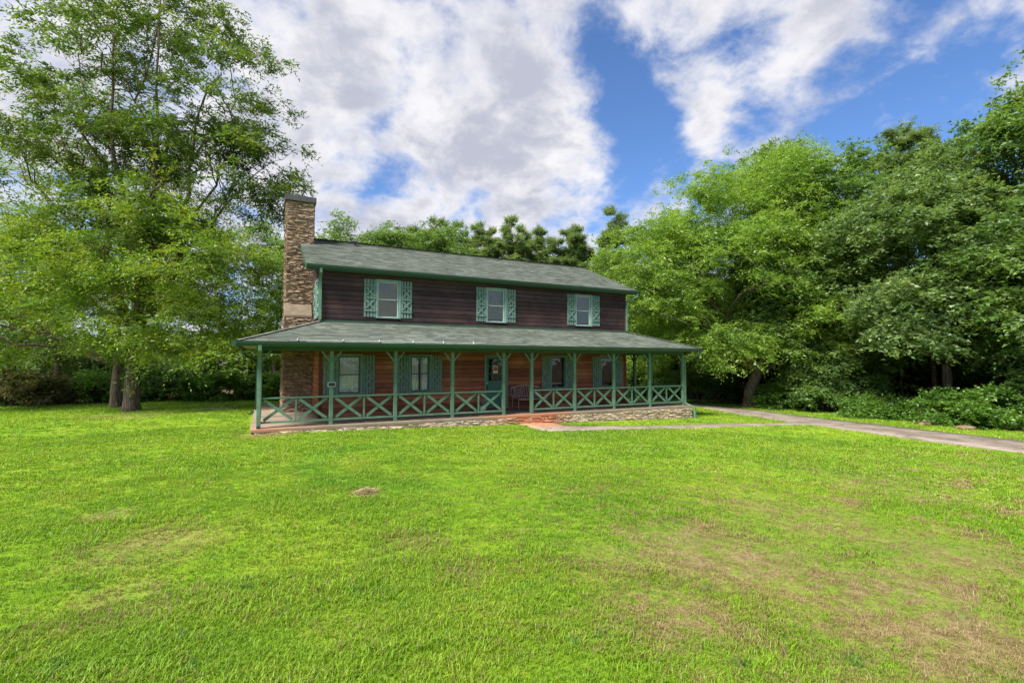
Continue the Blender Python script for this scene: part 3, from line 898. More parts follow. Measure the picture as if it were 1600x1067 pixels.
# head flashing against the wall
c = MB(); c.box(CX0 - .02, YW - .05, PTZ - .02, CX1 + .02, YW - .008, PTZ + .035); c.build('flashing', M_fascia, porch_roof)
gutter((PE0, PEY, PEZ - .01), (PE1, PEY, PEZ - .01), house, h=.13, w=.11)
gutter((PE0, PEY, PEZ - .01), (PE0, LB, PEZ - .01), house, h=.13, w=.11, out=(-1, 0, 0))
gutter((PE1, PEY, PEZ - .01), (PE1, RB, PEZ - .01), house, h=.13, w=.11, out=(1, 0, 0))
# ceiling of the porch (boarded)
c = MB(); y = PEY + .03
def ceil_strip(x0, y0, x1, y1):
    c.box(x0, y0, 2.268, x1, y1, 2.28)
x = PE0 + .03
k = 0
while y < YW - .03:
    ceil_strip(PE0 + .03, y, PE1 - .03, min(y + .14, YW - .02)); y += .145
while y < 20.6:
    ceil_strip(PE0 + .03, y, CX0 - .02, y + .14)
    ceil_strip(CX1 + .02, y, PE1 - .03, y + .14); y += .145
while y < 24.2:
    ceil_strip(CX1 + .02, y, PE1 - .03, y + .14); y += .145
c.build('porch_ceiling', M_soffit, house)
# de-icing cable clips along the front edge of the porch roof
cl = MB()
pts = []
for k in range(40):
    x = .6 + k * .16
    if x > 6.4: break
    pts.append((x, PEY + .10 + .012 * math.sin(k * 2.1), PEZ + .048))
cl.tube(pts, .006, 5)
cab = cl.build('heat_cable', M_white, porch_roof)
for x in (.78, 1.95, 2.95, 3.95, 4.9, 5.9):
    k = MB(); k.bar((x, PEY - .02, PEZ + .02), (x + .02, PEY + .12, PEZ + .075), .012, .03); k.build('cable_clip', M_white, cab)

# ---- downspouts
def downspout(name_pts, mat=M_gut, w=.075, parent=house):
    mb = MB()
    P_ = [Vector(p) for p in name_pts]
    for a, b in zip(P_, P_[1:]):
        d = (b - a).normalized()
        up = (0, 1, 0) if abs(d.z) > .5 else (0, 0, 1)
        mb.bar(a - d * .02, b + d * .02, w, w * .8, up)
    return mb.build('downspout', mat, parent)
downspout([(CX0 - .02, EY - .06, 4.70), (CX0 - .02, EY - .05, 4.60), (CX0 - .01, YW - .075, 4.40), (CX0 - .01, YW - .075, 3.13)], M_post)
downspout([(14.28, EY - .06, 4.70), (14.26, EY - .05, 4.58), (CX1 + .0, YW - .085, 4.38), (CX1 + .0, YW - .085, 3.12)], M_post)
downspout([(-.11, PEY - .055, 2.2), (-.11, PEY - .05, 2.10), (-.11, PY - .10, 1.95), (-.11, PY - .10, .06)], M_post, .085)
k = MB(); k.bar((-.11, PY - .10, .07), (-.11, PY - .13, .015), .09, .07, (0, 1, 0)); k.build('downspout_outlet', M_black, house)
downspout([(15.86, PEY - .05, 2.2), (15.84, PEY, 2.08), (15.50, PY - .03, 1.82), (15.50, PY - .03, .10), (15.76, PY - .28, -.08), (15.76, PY - .30, -.50), (15.84, PY - .34, -.52)], M_post)
downspout([(-.70, 20.2, 2.2), (-.70, 20.22, 2.08), (-.22, 20.5, 1.78), (-.24, 20.6, -.02), (-.46, 20.6, -.16), (-.50, 20.6, -.3)], M_gut)

# ---- windows, shutters, door
def window(x0, x1, z0, z1, kind, y=YW, rot=None, name='window'):
    """cased double-hung window set into the wall opening"""
    w = x1 - x0; h = z1 - z0
    fr = MB(); T = .075 if kind == 'low' else .055; p = .032
    fr.box(0, -p, 0, T, .03, h); fr.box(w - T, -p, 0, w, .03, h)
    fr.box(T, -p, h - T, w - T, .03, h); fr.box(T, -p - .012, 0, w - T, .03, T * .7)
    # reveal
    fr.box(T - .002, .03, 0, T + .02, .13, h); fr.box(w - T - .02, .03, 0, w - T + .002, .13, h)
    fr.box(T, .03, h - T - .01, w - T, .13, h - .01); fr.box(T, .03, .01, w - T, .13, T * .7)
    o = fr.build(name, M_shut if kind == 'low' else M_trim, house)
    o.location = (x0, y, z0)
    a, b, zb, zt = T + .02, w - T - .02, T * .7, h - T - .01
    mid = zb + (zt - zb) * .50
    sm = M_sash if kind == 'low' else M_white
    sw = .028
    for (s0, s1, yy) in ((mid - .012, zt, .045), (zb, mid + .018, .065)):
        s = MB(); s.box(a, yy, s0, a + sw, yy + .02, s1); s.box(b - sw, yy, s0, b, yy + .02, s1)
        s.box(a + sw, yy, s1 - sw, b - sw, yy + .02, s1); s.box(a + sw, yy, s0, b - sw, yy + .02, s0 + sw)
        so = s.build('sash', sm, o)
        g = MB(); g.add([(a + sw, yy + .01, s0 + sw), (b - sw, yy + .01, s0 + sw), (b - sw, yy + .01, s1 - sw), (a + sw, yy + .01, s1 - sw)], [(0, 1, 2, 3)])
        g.build('pane', M_glass, o)
    # what shows inside
    if kind in ('up', 'blind', 'halfblind'):
        bl = MB(); z = zt - .02; k = 0
        stop = zb + .02 if kind != 'halfblind' else zb + .12
        while z > stop:
            bl.add([(a, .105, z), (b, .105, z), (b, .121, z - .019), (a, .121, z - .019)], [(0, 1, 2, 3)]); z -= .024
        bl.box(a, .10, stop - .01, b, .125, stop + .01)
        ob = bl.build('blind', M_blind, o)
    bx = MB()
    q = [(a - .3, .14, -.1), (b + .3, .14, -.1), (b + .3, .14, h + .05), (a - .3, .14, h + .05)]
    D = 1.0
    bx.box(a - .3, D, -.1, b + .3, D + .02, h + .1); bx.box(a - .32, .14, -.1, a - .3, D, h + .1); bx.box(b + .3, .14, -.1, b + .32, D, h + .1)
    bx.box(a - .3, .14, -.12, b + .3, D, -.1); bx.box(a - .3, .14, h + .1, b + .3, D, h + .12)
    bx.build('room_interior', M_dark, o)
    if rot is not None: o.location = (y, x0, z0); o.rotation_euler = (0, 0, rot)
    return o, (a, b, zb, zt, mid)

def curtain(o, x0, x1, z0, z1, sway=0, y=.16, amp=.02, waves=5):
    n = 40; v = []; f = []
    for j in range(5):
        for i in range(n + 1):
            t = i / n; z = z1 + (z0 - z1) * j / 4
            pinch = 1 - sway * math.sin(math.pi * min(j / 4 * 1.2, 1))
            x = x0 + (x1 - x0) * t * pinch
            v.append((x, y + amp * math.sin(t * waves * 2 * math.pi) * (0.6 + .1 * j), z))
    for j in range(4):
        for i in range(n):
            a = j * (n + 1) + i; f.append((a, a + 1, a + n + 2, a + n + 1))
    link('curtain', mesh_from('curtain', v, f, M_curtain, True), o)

shut_parts = None
def shutter(x, z0, h, w, y=YW, rot=None):
    """board-and-gap shutter with two crosses between three rails, proud of the slats"""
    global shut_parts
    key = (round(h, 3), round(w, 3))
    if shut_parts is None: shut_parts = {}
    if key not in shut_parts:
        r = MB(); rails = [h * .165, h * .50, h * .835]; rh = .05
        for z in rails: r.box(0, -.052, z - rh / 2, w, -.026, z + rh / 2)
        rm = mesh_from('shutter', r.v, r.f, M_shut)
        s = MB(); sw = (w - .03 * 3) / 4; s.box(0, -.026 + .001, 0, sw, -.003, h); sm = mesh_from('slat', s.v, s.f, M_shut)
        cr = []
        for za, zb in ((rails[0] + rh / 2, rails[1] - rh / 2), (rails[1] + rh / 2, rails[2] - rh / 2)):
            for a, b, off in ((za, zb, 0), (zb, za, -.003)):
                m = MB(); m.bar((.03, -.040 + off, a + (.02 if a < b else -.02)), (w - .03, -.040 + off, b + (-.02 if a < b else .02)), .022, .045, up=(0, 0, 1))
                cr.append(mesh_from('cross_board', m.v, m.f, M_shut))
        shut_parts[key] = (rm, sm, sw, cr)
    rm, sm, sw, cr = shut_parts[key]
    o = link('shutter', rm, house)
    for i in range(4):
        link('slat', sm, o, (i * (sw + .03), 0, 0))
    for c_ in cr: link('cross_board', c_, o)
    o.location = (x, y, z0)
    if rot is not None: o.location = (y, x, z0); o.rotation_euler = (0, 0, rot)
    return o
for i, (a, b) in enumerate(WIN_UP):
    window(a, b, ZU0, ZU1, 'halfblind' if i else 'up')
    shutter(a - .385, ZU0 + .03, 1.26, .375); shutter(b + .01, ZU0 + .03, 1.26, .375)
for i, (a, b) in enumerate(WIN_LOW):
    o, (pa, pb_, zb, zt, mid) = window(a, b, ZL0, ZL1, 'low')
    if i == 0: curtain(o, pa, pb_, zb + .0, zt, .0, y=.10, amp=.010, waves=4)
    if i == 1:
        curtain(o, pa, pa + .27, zb, zt, 0, y=.10, amp=.010, waves=3); curtain(o, pb_ - .27, pb_, zb, zt, 0, y=.10, amp=.010, waves=3)
    if i == 2:
        k = MB(); k.box(pa, .2, zb + .13, pb_, .23, zb + .16); k.build('window_rail', M_curtain, o)
    shutter(a - .375, ZL0 - .0, 1.29, .365); shutter(b + .01, ZL0 - .0, 1.29, .365)
window(17.95, 17.2 + .0, ZU0, ZU1, 'up', CX0, None) if False else None
# side window in the upper left wall, with its shutters
wo, _ = window(0, .75, ZU0, ZU1, 'up')
wo.rotation_euler = (0, 0, -math.pi / 2); wo.location = (CX0, 17.95, ZU0)
for yy in (17.2, 18.345):
    s_ = shutter(0, ZU0 + .03, 1.26, .375); s_.rotation_euler = (0, 0, -math.pi / 2); s_.location = (CX0, yy, ZU0 + .03)

# door
dx0, dx1, dz0, dz1 = DOOR
df = MB()
df.box(dx0, YW - .03, dz0, dx0 + .07, YW + .12, dz1); df.box(dx1 - .07, YW - .03, dz0, dx1, YW + .12, dz1); df.box(dx0 + .07, YW - .03, dz1 - .07, dx1 - .07, YW + .12, dz1)
door_frame = df.build('door_frame', M_shut, house)
dm = MB(); dm.box(dx0, YW - .045, .0, dx1, YW + .12, dz0 - .002); dm.build('door_sill', M_corner, house)
DW0, DW1 = dx0 + .075, dx1 - .075; DY = YW + .03
M_door = plain('green_door_paint', (.035, .13, .095), .45, .12, 5, .06)
d = MB()
gx0, gx1, gz0, gz1 = DW0 + .11, DW1 - .11, 1.08, 1.88
for x0, x1, z0, z1 in ((DW0, gx0, dz0 + .01, dz1 - .075), (gx1, DW1, dz0 + .01, dz1 - .075), (gx0, gx1, gz1, dz1 - .075), (gx0, gx1, dz0 + .01, gz0)):
    d.box(x0, DY, z0, x1, DY + .045, z1)
door = d.build('door', M_door, house)
d = MB()
for k in (1, 2):
    x = gx0 + (gx1 - gx0) * k / 3; d.box(x - .011, DY + .006, gz0, x + .011, DY + .035, gz1)
for k in (1, 2):
    z = gz0 + (gz1 - gz0) * k / 3
    for j in range(3):
        xa = gx0 + (gx1 - gx0) * j / 3 + (.011 if j else 0); xb = gx0 + (gx1 - gx0) * (j + 1) / 3 - (.011 if j < 2 else 0)
        d.box(xa, DY + .007, z - .011, xb, DY + .034, z + .011)
d.build('muntin', M_door, door)
for i in range(3):
    for j in range(3):
        xa = gx0 + (gx1 - gx0) * i / 3 + .011; xb = gx0 + (gx1 - gx0) * (i + 1) / 3 - .011
        za = gz0 + (gz1 - gz0) * j / 3 + .011; zb_ = gz0 + (gz1 - gz0) * (j + 1) / 3 - .011
        g = MB(); g.add([(xa, DY + .02, za), (xb, DY + .02, za), (xb, DY + .02, zb_), (xa, DY + .02, zb_)], [(0, 1, 2, 3)]); g.build('pane', M_glass, door)
# cross-buck lower panel
d = MB(); d.box(gx0, DY - .012, .92, gx1, DY - .001, .97); d.box(gx0, DY - .012, .18, gx1, DY - .001, .23)
d.build('door_panel', M_door, door)
for a, b in (((gx0 + .02, .24), (gx1 - .02, .91)), ((gx0 + .02, .91), (gx1 - .02, .24))):
    m = MB(); off = -.008 if a[1] < b[1] else -.011
    m.bar((a[0], DY + off, a[1]), (b[0], DY + off, b[1]), .014, .05, up=(0, 0, 1)); m.build('cross_board', M_door, door)
lk = MB(); lk.box(DW0 + .025, DY - .02, .98, DW0 + .075, DY - .001, 1.02); lk.build('lock', M_brass, door)
lk = MB(); lk.box(DW0 + .02, DY - .012, .74, DW0 + .08, DY - .001, .90); lk.tube([(DW0 + .05, DY - .012, .84), (DW0 + .05, DY - .06, .84), (DW0 + .05, DY - .065, .76)], .012, 6)
lk.build('handle', M_black, door)
# notice taped inside the glass: red and white print
M_red = plain('red_print', (.35, .10, .05), .7, .1, 9, 0)
M_paper = plain('white_paper', (.62, .58, .50), .7, .05, 9, 0)
nx = (gx0 + gx1) / 2 - .10
n_ = MB(); n_.box(nx, DY + .004, 1.36, nx + .19, DY + .006, 1.63)
no = n_.build('notice', M_paper, door)
n_ = MB(); n_.box(nx + .012, DY + .0015, 1.45, nx + .178, DY + .0035, 1.595); n_.build('printed_block', M_red, no)
bx = MB(); bx.box(DW0, DY + .5, 0, DW1, DY + .52, 2); bx.box(DW0 - .02, YW + .14, 0, DW0, DY + .5, 2); bx.box(DW1, YW + .14, 0, DW1 + .02, DY + .5, 2); bx.build('room_interior', M_dark, door_frame)

# ---- chimney
M_mortar = plain('brown_mortar', (.19, .13, .09), .9, .3, 9, .3)
ch = MB()
ch.box(.72, 19.12, -.3, CX0 + .0, 21.25, 3.34)
ch.box(.74, 19.5, 3.34, 1.50, 21.1, 7.66)
chim = ch.build('chimney', M_mortar, house)
# sloping cast shoulder between the wide lower stack and the upper one
sh = MB()
sh.add([(.60, 19.02, 3.36), (1.53, 19.02, 3.36), (1.53, 19.02, 3.46), (.60, 19.02, 3.46), (.60, 19.43, 3.92), (1.53, 19.43, 3.92), (.60, 19.6, 3.36), (1.53, 19.6, 3.36)],
       [(0, 1, 2, 3), (3, 2, 5, 4), (0, 3, 4, 6), (1, 7, 5, 2), (0, 6, 7, 1), (4, 5, 7, 6)])
sho = sh.build('shoulder_slab', M_cap, chim, bevel=.02)
cap = MB(); cap.box(.57, 19.34, 7.69, 1.63, 21.28, 7.90)
cap.build('chimney_cap', M_flash, chim, bevel=.01)
flue = MB(); flue.box(.80, 19.9, 7.90, 1.25, 20.5, 7.95); flue.build('flue_cover', M_flash, chim)
def chim_stones(axis, pos, facing, a0, a1, zt, zb, seed, limit):
    lay_stones(chim, ST_chim, axis, pos, facing, a0, a1, zt, lambda x: zb, seed, .036, .068, .18, .46, .14, limit, M_ledge)
chim_stones('Y', 19.48, -1, .65, 1.56, 7.685, 3.90, 21, 150)
chim_stones('Y', 19.08, -1, .60, 1.55, 3.35, -.05, 22, 130)
chim_stones('X', .70, -1, 19.46, 21.15, 7.685, 3.40, 23, 0)
chim_stones('X', .66, -1, 19.06, 21.25, 3.35, -.4, 24, 0)
chim_stones('X', 1.50, 1, 19.46, 21.15, 7.685, 5.9, 25, 0)
# small roof vent near the ridge
v_ = MB(); vx, vy = 3.1, 20.02; vz = EZ + (vy - EY) * .42
v_.tube([(vx, vy, vz - .02), (vx, vy, vz + .14)], .08, 12); v_.tube([(vx, vy, vz + .13), (vx, vy, vz + .20)], [.15, .05], 12)
v_.build('roof_vent', M_flash, roof_o)

# ------------------------------------------------------------------ small things on the porch
bench = empty('bench', (8.92, 16.12, 0))
tag(bench, 'small grey metal garden bench with lattice back panels beside the front door', 'bench')
def P(mb, name, mat=M_metal, parent=bench, **k): return mb.build(name, mat, parent, **k)
W2 = .62
m = MB()
for k in range(7): m.box(-W2 + .02, -.28 + k * .075, .41, W2 - .02, -.28 + k * .075 + .055, .43)
P(m, 'seat')
m = MB(); m.bar((-W2, -.29, .40), (W2, -.29, .40), .035, .04); m.bar((-W2, .25, .40), (W2, .25, .40), .035, .04); P(m, 'seat_frame')
m = MB()
for sx in (-1, 1): m.bar((sx * (W2 - .01), .24, .42), (sx * (W2 - .01), .36, .80), .03, .035, (0, 1, 0))
pts = [(-W2 + .01 + (2 * W2 - .02) * t / 12, .36 + .008, .80 + .09 * math.sin(math.pi * t / 12)) for t in range(13)]
for a, b in zip(pts, pts[1:]): m.bar(a, b, .03, .045)
m.bar((-W2, .26, .48), (W2, .26, .48), .025, .04)
P(m, 'backrest')
def backp(x, z):  # on the leaning back plane
    return (x, .24 + (z - .42) * .32, z)
for x in (-.50, -.155, .155, .50, -.06, .06):
    m = MB(); m.bar(backp(x, .49), backp(x, .83 + .03), .03, .022, (0, 1, 0)); P(m, 'back_slat')
for cxp in (-.33, .33):
    m = MB()
    for k in range(-4, 5):
        for s_ in (1, -1):
            xa = cxp + k * .055 - .06 * s_; xb = cxp + k * .055 + .06 * s_
            xa = min(max(xa, cxp - .14), cxp + .14); xb = min(max(xb, cxp - .14), cxp + .14)
            m.bar(backp(xa, .51), backp(xb, .80), .008, .012, (0, 1, 0))
    for z in (.56, .62, .68, .74): m.bar(backp(cxp - .15, z), backp(cxp + .15, z), .008, .012)
    P(m, 'lattice_panel')
for sx in (-1, 1):
    for sy in (-1, 1):
        m = MB(); x = sx * (W2 - .02); y = -.26 if sy < 0 else .22
        m.tube([(x, y, .40), (x, y + .02 * sy, .25), (x, y + .01 * sy, .12), (x, y + .07 * sy, .0)], .017, 7)
        P(m, 'leg', smooth=True)
    m = MB(); x = sx * W2
    m.tube([(x, .29, .64), (x, .05, .66), (x, -.22, .63), (x, -.30, .56), (x, -.27, .48), (x, -.24, .40)], .017, 7); P(m, 'armrest', smooth=True)

pot = empty('flower_pot', (7.02, 16.12, 0)); tag(pot, 'small white pot with pale dry stems standing left of the front door', 'plant pot')
m = MB(); m.tube([(0, 0, 0), (0, 0, .05), (0, 0, .15), (0, 0, .19), (0, 0, .20)], [.085, .10, .13, .145, .12], 14); m.build('pot', M_white, pot, smooth=True)
M_cream = plain('cream_petals', (.62, .52, .33), .8, .2, 20, 0)
rr = random.Random(3); m = MB(); pet = MB()
for k in range(14):
    a = rr.uniform(0, 6.28); r_ = rr.uniform(.03, .16); h = rr.uniform(.32, .55)
    tip = (r_ * math.cos(a), r_ * math.sin(a), h); m.tube([(0, 0, .18), (tip[0] * .5, tip[1] * .5, h * .7), tip], .004, 4)
    for j in range(5):
        b = j * 1.256; pet.add([tip, (tip[0] + .022 * math.cos(b), tip[1] + .022 * math.sin(b), h + .012), (tip[0] + .022 * math.cos(b + .7), tip[1] + .022 * math.sin(b + .7), h + .016)], [(0, 1, 2)])
m.build('stem', M_bush_stem if 'M_bush_stem' in globals() else M_twig, pot); pet.build('petals', M_cream, pot)['kind'] = 'stuff'

dp = empty('pot', (6.72, 16.2, 0)); tag(dp, 'low dark round pot against the wall left of the white pot', 'pot')
m = MB(); m.tube([(0, 0, 0), (0, 0, .07), (0, 0, .14), (0, 0, .15), (0, 0, .13)], [.08, .115, .12, .10, .08], 14); m.build('bowl', M_black, dp, smooth=True)

sp_ = empty('solar_light', (1.72, PY - .06, 1.14)); tag(sp_, 'small black solar lamp in white frame on the second porch post', 'lamp')
m = MB(); m.box(-.105, -.03, -.065, .105, -.012, .065); m.build('frame', M_white, sp_, bevel=.004)
m = MB(); m.box(-.09, -.034, -.05, .09, -.0305, .05); m.build('panel', M_black, sp_)
m = MB(); m.box(-.02, -.011, -.04, .02, .007, .04); m.build('mount', M_black, sp_)

# ------------------------------------------------------------------ grass
def build_grass():
    rng = np.random.default_rng(4)
    V = []; F = []; src = []
    # tuft shapes: short blades bending outwards, few corners each
    for kind, (nb, hh, ww, sprd) in enumerate(((20, .026, .0042, .06), (12, .042, .0045, .05), (13, .027, .010, .10))):
        for _ in range(nb):
            a = rng.uniform(0, 6.28); r = sprd * math.sqrt(rng.uniform()); x, y = r * math.cos(a), r * math.sin(a)
            b = rng.uniform(0, 6.28); h = hh * rng.uniform(.55, 1.25); bend = h * rng.uniform(.3, 1.6); w = ww * rng.uniform(.7, 1.3)
            dx, dy = math.cos(b), math.sin(b); px, py = -dy * w / 2, dx * w / 2
            k = len(V)
            V += [(x - px, y - py, -.012), (x + px, y + py, -.012), (x + dx * bend * .35 + px * .85, y + dy * bend * .35 + py * .85, h * .6),
                  (x + dx * bend * .35 - px * .85, y + dy * bend * .35 - py * .85, h * .6), (x + dx * bend, y + dy * bend, h * rng.uniform(.85, 1))]
            F += [(k, k + 1, k + 2), (k, k + 2, k + 3), (k + 3, k + 2, k + 4)]
            src += [kind + 1] * 5
    # points: density falls with distance from where one stands
    def scatter(n, r0, r1, a0=-1.15, a1=1.15):
        r = np.sqrt(rng.uniform(r0 * r0, r1 * r1, n)); a = YAW + rng.uniform(a0, a1, n)
        return np.stack([r * np.sin(a), r * np.cos(a)], 1), r
    rings = [(34000, .9, 5.0, 0), (36000, 5.0, 10, 0), (34000, 10, 17, 2), (30000, 17, 32, 2)]
    pts = []; rad = []; pick = []
    for n, r0, r1, kd in rings:
        p, r = scatter(n, r0, r1); pts.append(p); rad.append(r)
        pick.append(np.where(rng.uniform(size=n) < .28, 2, 1) if kd == 0 else np.full(n, 3))
    p = np.concatenate(pts); rad = np.concatenate(rad); pick = np.concatenate(pick)
    x, y = p[:, 0], p[:, 1]
    keep = np.ones(len(p), bool)
    keep &= ~((x > SX0 - .10) & (x < SX1 + .10) & (y > SY0 - .12) & (y < YB + .2))
    def interp(pl, yy):
        ys = [q[1] for q in pl]; xs = [q[0] for q in pl]; return np.interp(yy, ys, xs)
    jit = rng.uniform(-.08, .08, len(p))
    keep &= ~((x > interp(DRV_L, y) + jit) & (x < interp(DRV_R, y) + jit))
    ylo = np.interp(x, [7.65, 9.3, 13.5, 17.9, 18.9], [12.75, 12.42, 11.9, 11.4, 11.2]) + jit * .6
    yhi = np.interp(x, [9.05, 9.75, 13.5, 18.0, 18.95], [13.6, 13.22, 12.65, 12.02, 12.0]) + jit * .6
    keep &= ~((x > 7.65) & (x < 19) & (y > ylo) & (y < yhi))
    keep &= ~((x > 7.6) & (x < 9.1) & (y > 12.6) & (y < 14.6))
    keep &= ~((x - .22 * y) > 22.3) & (y < 31.5)
    dry = np.zeros(len(p))
    for cx_, cy_, r_, w_ in DRY:
        dry = np.maximum(dry, w_ * np.clip(1.25 - np.hypot(x - cx_, y - cy_) / r_, 0, 1))
    keep &= rng.uniform(size=len(p)) > dry * .45
    x, y, rad, pick, dry = x[keep], y[keep], rad[keep], pick[keep], dry[keep]
    # clumpy height
    hn = np.array([mnoise.noise((a * 1.7, b * 1.7, 0)) for a, b in zip(x, y)])
    hn2 = np.array([mnoise.noise((a * .5, b * .5, 5)) for a, b in zip(x, y)])
    sc = rng.uniform(.7, 1.25, len(x)) * (1 + .38 * hn + .3 * hn2) * (1 - .45 * dry) * np.interp(rad, [0, 4, 10, 18, 32], [.85, 1.0, 1.05, 1.25, 1.9])
    z = gz(x, y)
    n0 = len(V)
    P_ = np.stack([x, y, z], 1)
    allv = np.concatenate([np.array(V), P_])
    me = bpy.data.meshes.new('grass')
    me.from_pydata([tuple(v) for v in V], [], F)
    me.vertices.add(len(P_))
    me.vertices.foreach_set('co', allv.astype(np.float32).ravel())
    me.update()
    a = me.attributes.new('src', 'INT', 'POINT'); a.data.foreach_set('value', np.concatenate([np.array(src), np.zeros(len(P_))]).astype(np.int32))
    a = me.attributes.new('pick', 'INT', 'POINT'); a.data.foreach_set('value', np.concatenate([np.zeros(n0), pick]).astype(np.int32))
    a = me.attributes.new('size', 'FLOAT', 'POINT'); a.data.foreach_set('value', np.concatenate([np.ones(n0), sc]).astype(np.float32))
    rot = np.zeros((len(allv), 3), np.float32); rot[n0:, 2] = rng.uniform(0, 6.28, len(P_)); rot[n0:, 0] = rng.uniform(-.2, .2, len(P_))
    a = me.attributes.new('turn', 'FLOAT_VECTOR', 'POINT'); a.data.foreach_set('vector', rot.ravel())
    me.materials.append(M_blade)
    o = link('grass', me); tag(o, 'short bright green lawn grass with straw coloured dry patches', 'grass', kind='stuff')
    gt = bpy.data.node_groups.new('grass_tufts', 'GeometryNodeTree')
    gt.interface.new_socket('Geometry', in_out='INPUT', socket_type='NodeSocketGeometry')
    gt.interface.new_socket('Geometry', in_out='OUTPUT', socket_type='NodeSocketGeometry')
    n = gt.nodes; l = gt.links
    gi = n.new('NodeGroupInput'); go = n.new('NodeGroupOutput'); jn = n.new('GeometryNodeJoinGeometry')
    def attr(name, typ):
        q = n.new('GeometryNodeInputNamedAttribute'); q.data_type = typ; q.inputs['Name'].default_value = name
        return [s for s in q.outputs if s.enabled and s.name == 'Attribute'][0]
    def sel(aname, val):
        c = n.new('FunctionNodeCompare'); c.data_type = 'INT'; c.operation = 'EQUAL'
        ins = [s for s in c.inputs if s.enabled]
        l.new(attr(aname, 'INT'), ins[0]); ins[1].default_value = val
        s = n.new('GeometryNodeSeparateGeometry'); s.domain = 'POINT'
        l.new(gi.outputs[0], s.inputs['Geometry']); l.new(c.outputs[0], s.inputs['Selection'])
        return s.outputs['Selection']
    for k in (1, 2, 3):
        s = sel('src', k); pk = sel('pick', k)
        ip = n.new('GeometryNodeInstanceOnPoints')
        l.new(pk, ip.inputs['Points']); l.new(s, ip.inputs['Instance'])
        e2r = n.new('FunctionNodeEulerToRotation'); l.new(attr('turn', 'FLOAT_VECTOR'), e2r.inputs[0]); l.new(e2r.outputs[0], ip.inputs['Rotation'])
        l.new(attr('size', 'FLOAT'), ip.inputs['Scale'])
        l.new(ip.outputs[0], jn.inputs[0])
    l.new(jn.outputs[0], go.inputs[0])
    md = o.modifiers.new('tufts', 'NODES'); md.node_group = gt
build_grass()

# a raked heap of dead grass
def heap(label, x, y, r, n, seed):
    rr = random.Random(seed); V = []; F = []
    for k in range(n):
        a = rr.uniform(0, 6.28); d = r * rr.random(); cx_, cy_ = d * math.cos(a), d * math.sin(a) * .6
        z = .01 + .05 * (1 - d / r) * rr.random(); b = rr.gauss(0, .7); L = rr.uniform(.05, .13); w = .0035
        dx, dy = math.cos(b), math.sin(b); o_ = len(V)
        V += [(cx_ - dy * w, cy_ + dx * w, z), (cx_ + dy * w, cy_ - dx * w, z), (cx_ + dx * L, cy_ + dy * L, z + rr.uniform(-.01, .03))]
        F.append((o_, o_ + 1, o_ + 2))
    o = link('hay_heap', mesh_from('hay_heap', V, F, M_straw)); o.location = (x, y, gzf(x, y) + .01); tag(o, label, 'dead grass')
M_straw = plain('dead_grass_straw', (.33, .25, .13), .9, .3, 40, 0)
heap('little heap of dead grass lying at the end of the dark arc in the lawn', 1.36, 7.5, .2, 300, 3)

# ------------------------------------------------------------------ trees
RV = Vector((math.cos(YAW), -math.sin(YAW), 0)); FV = Vector((math.sin(YAW), math.cos(YAW), 0))

def leaf_mesh(name, C, D, rng, mat, twigs=6, per=9, spray=.7, ll=.11, lw=.05, droop=.25, flat=.8):
    """leaves set alternately along drooping twigs that start at the points C and lean outwards along D"""
    N = len(C)
    d = D[:, None, :] * .75 + rng.normal(size=(N, twigs, 3)) * np.array([.75, .75, .42])
    d[..., 2] *= flat; d /= np.linalg.norm(d, axis=2, keepdims=True) + 1e-9
    Ls = spray * rng.uniform(.55, 1.25, (N, twigs, 1, 1))
    t = (np.arange(per) + rng.uniform(.1, .9, (N, twigs, per))) / per
    t = t[..., None]
    p = C[:, None, None, :] + d[:, :, None, :] * t * Ls
    p[..., 2] -= (droop * t[..., 0] ** 2 * Ls[..., 0])
    p += rng.normal(size=p.shape) * .035 * (spray / .7)
    up = np.array([0, 0, 1.0])
    side = np.cross(d, up); side /= np.linalg.norm(side, axis=2, keepdims=True) + 1e-9
    sg = np.where(np.arange(per) % 2 == 0, 1, -1)[None, None, :, None]
    ax = d[:, :, None, :] * .7 + side[:, :, None, :] * sg * .8 + rng.normal(size=p.shape) * .38
    ax[..., 2] -= .18
    ax /= np.linalg.norm(ax, axis=3, keepdims=True)
    nr = up + rng.normal(size=p.shape) * .85
    wd = np.cross(ax, nr); wd /= np.linalg.norm(wd, axis=3, keepdims=True) + 1e-9
    sz = rng.uniform(.7, 1.3, p.shape[:3] + (1,))
    A = p + wd * lw * sz * .5; Cc = p + ax * ll * sz; Dd = p - wd * lw * sz * .5 + ax * ll * sz * .12
    v = np.stack([A, Cc, Dd], 3).reshape(-1, 3)
    f = np.arange(len(v)).reshape(-1, 3)
    return np_mesh(name, v, f, mat)

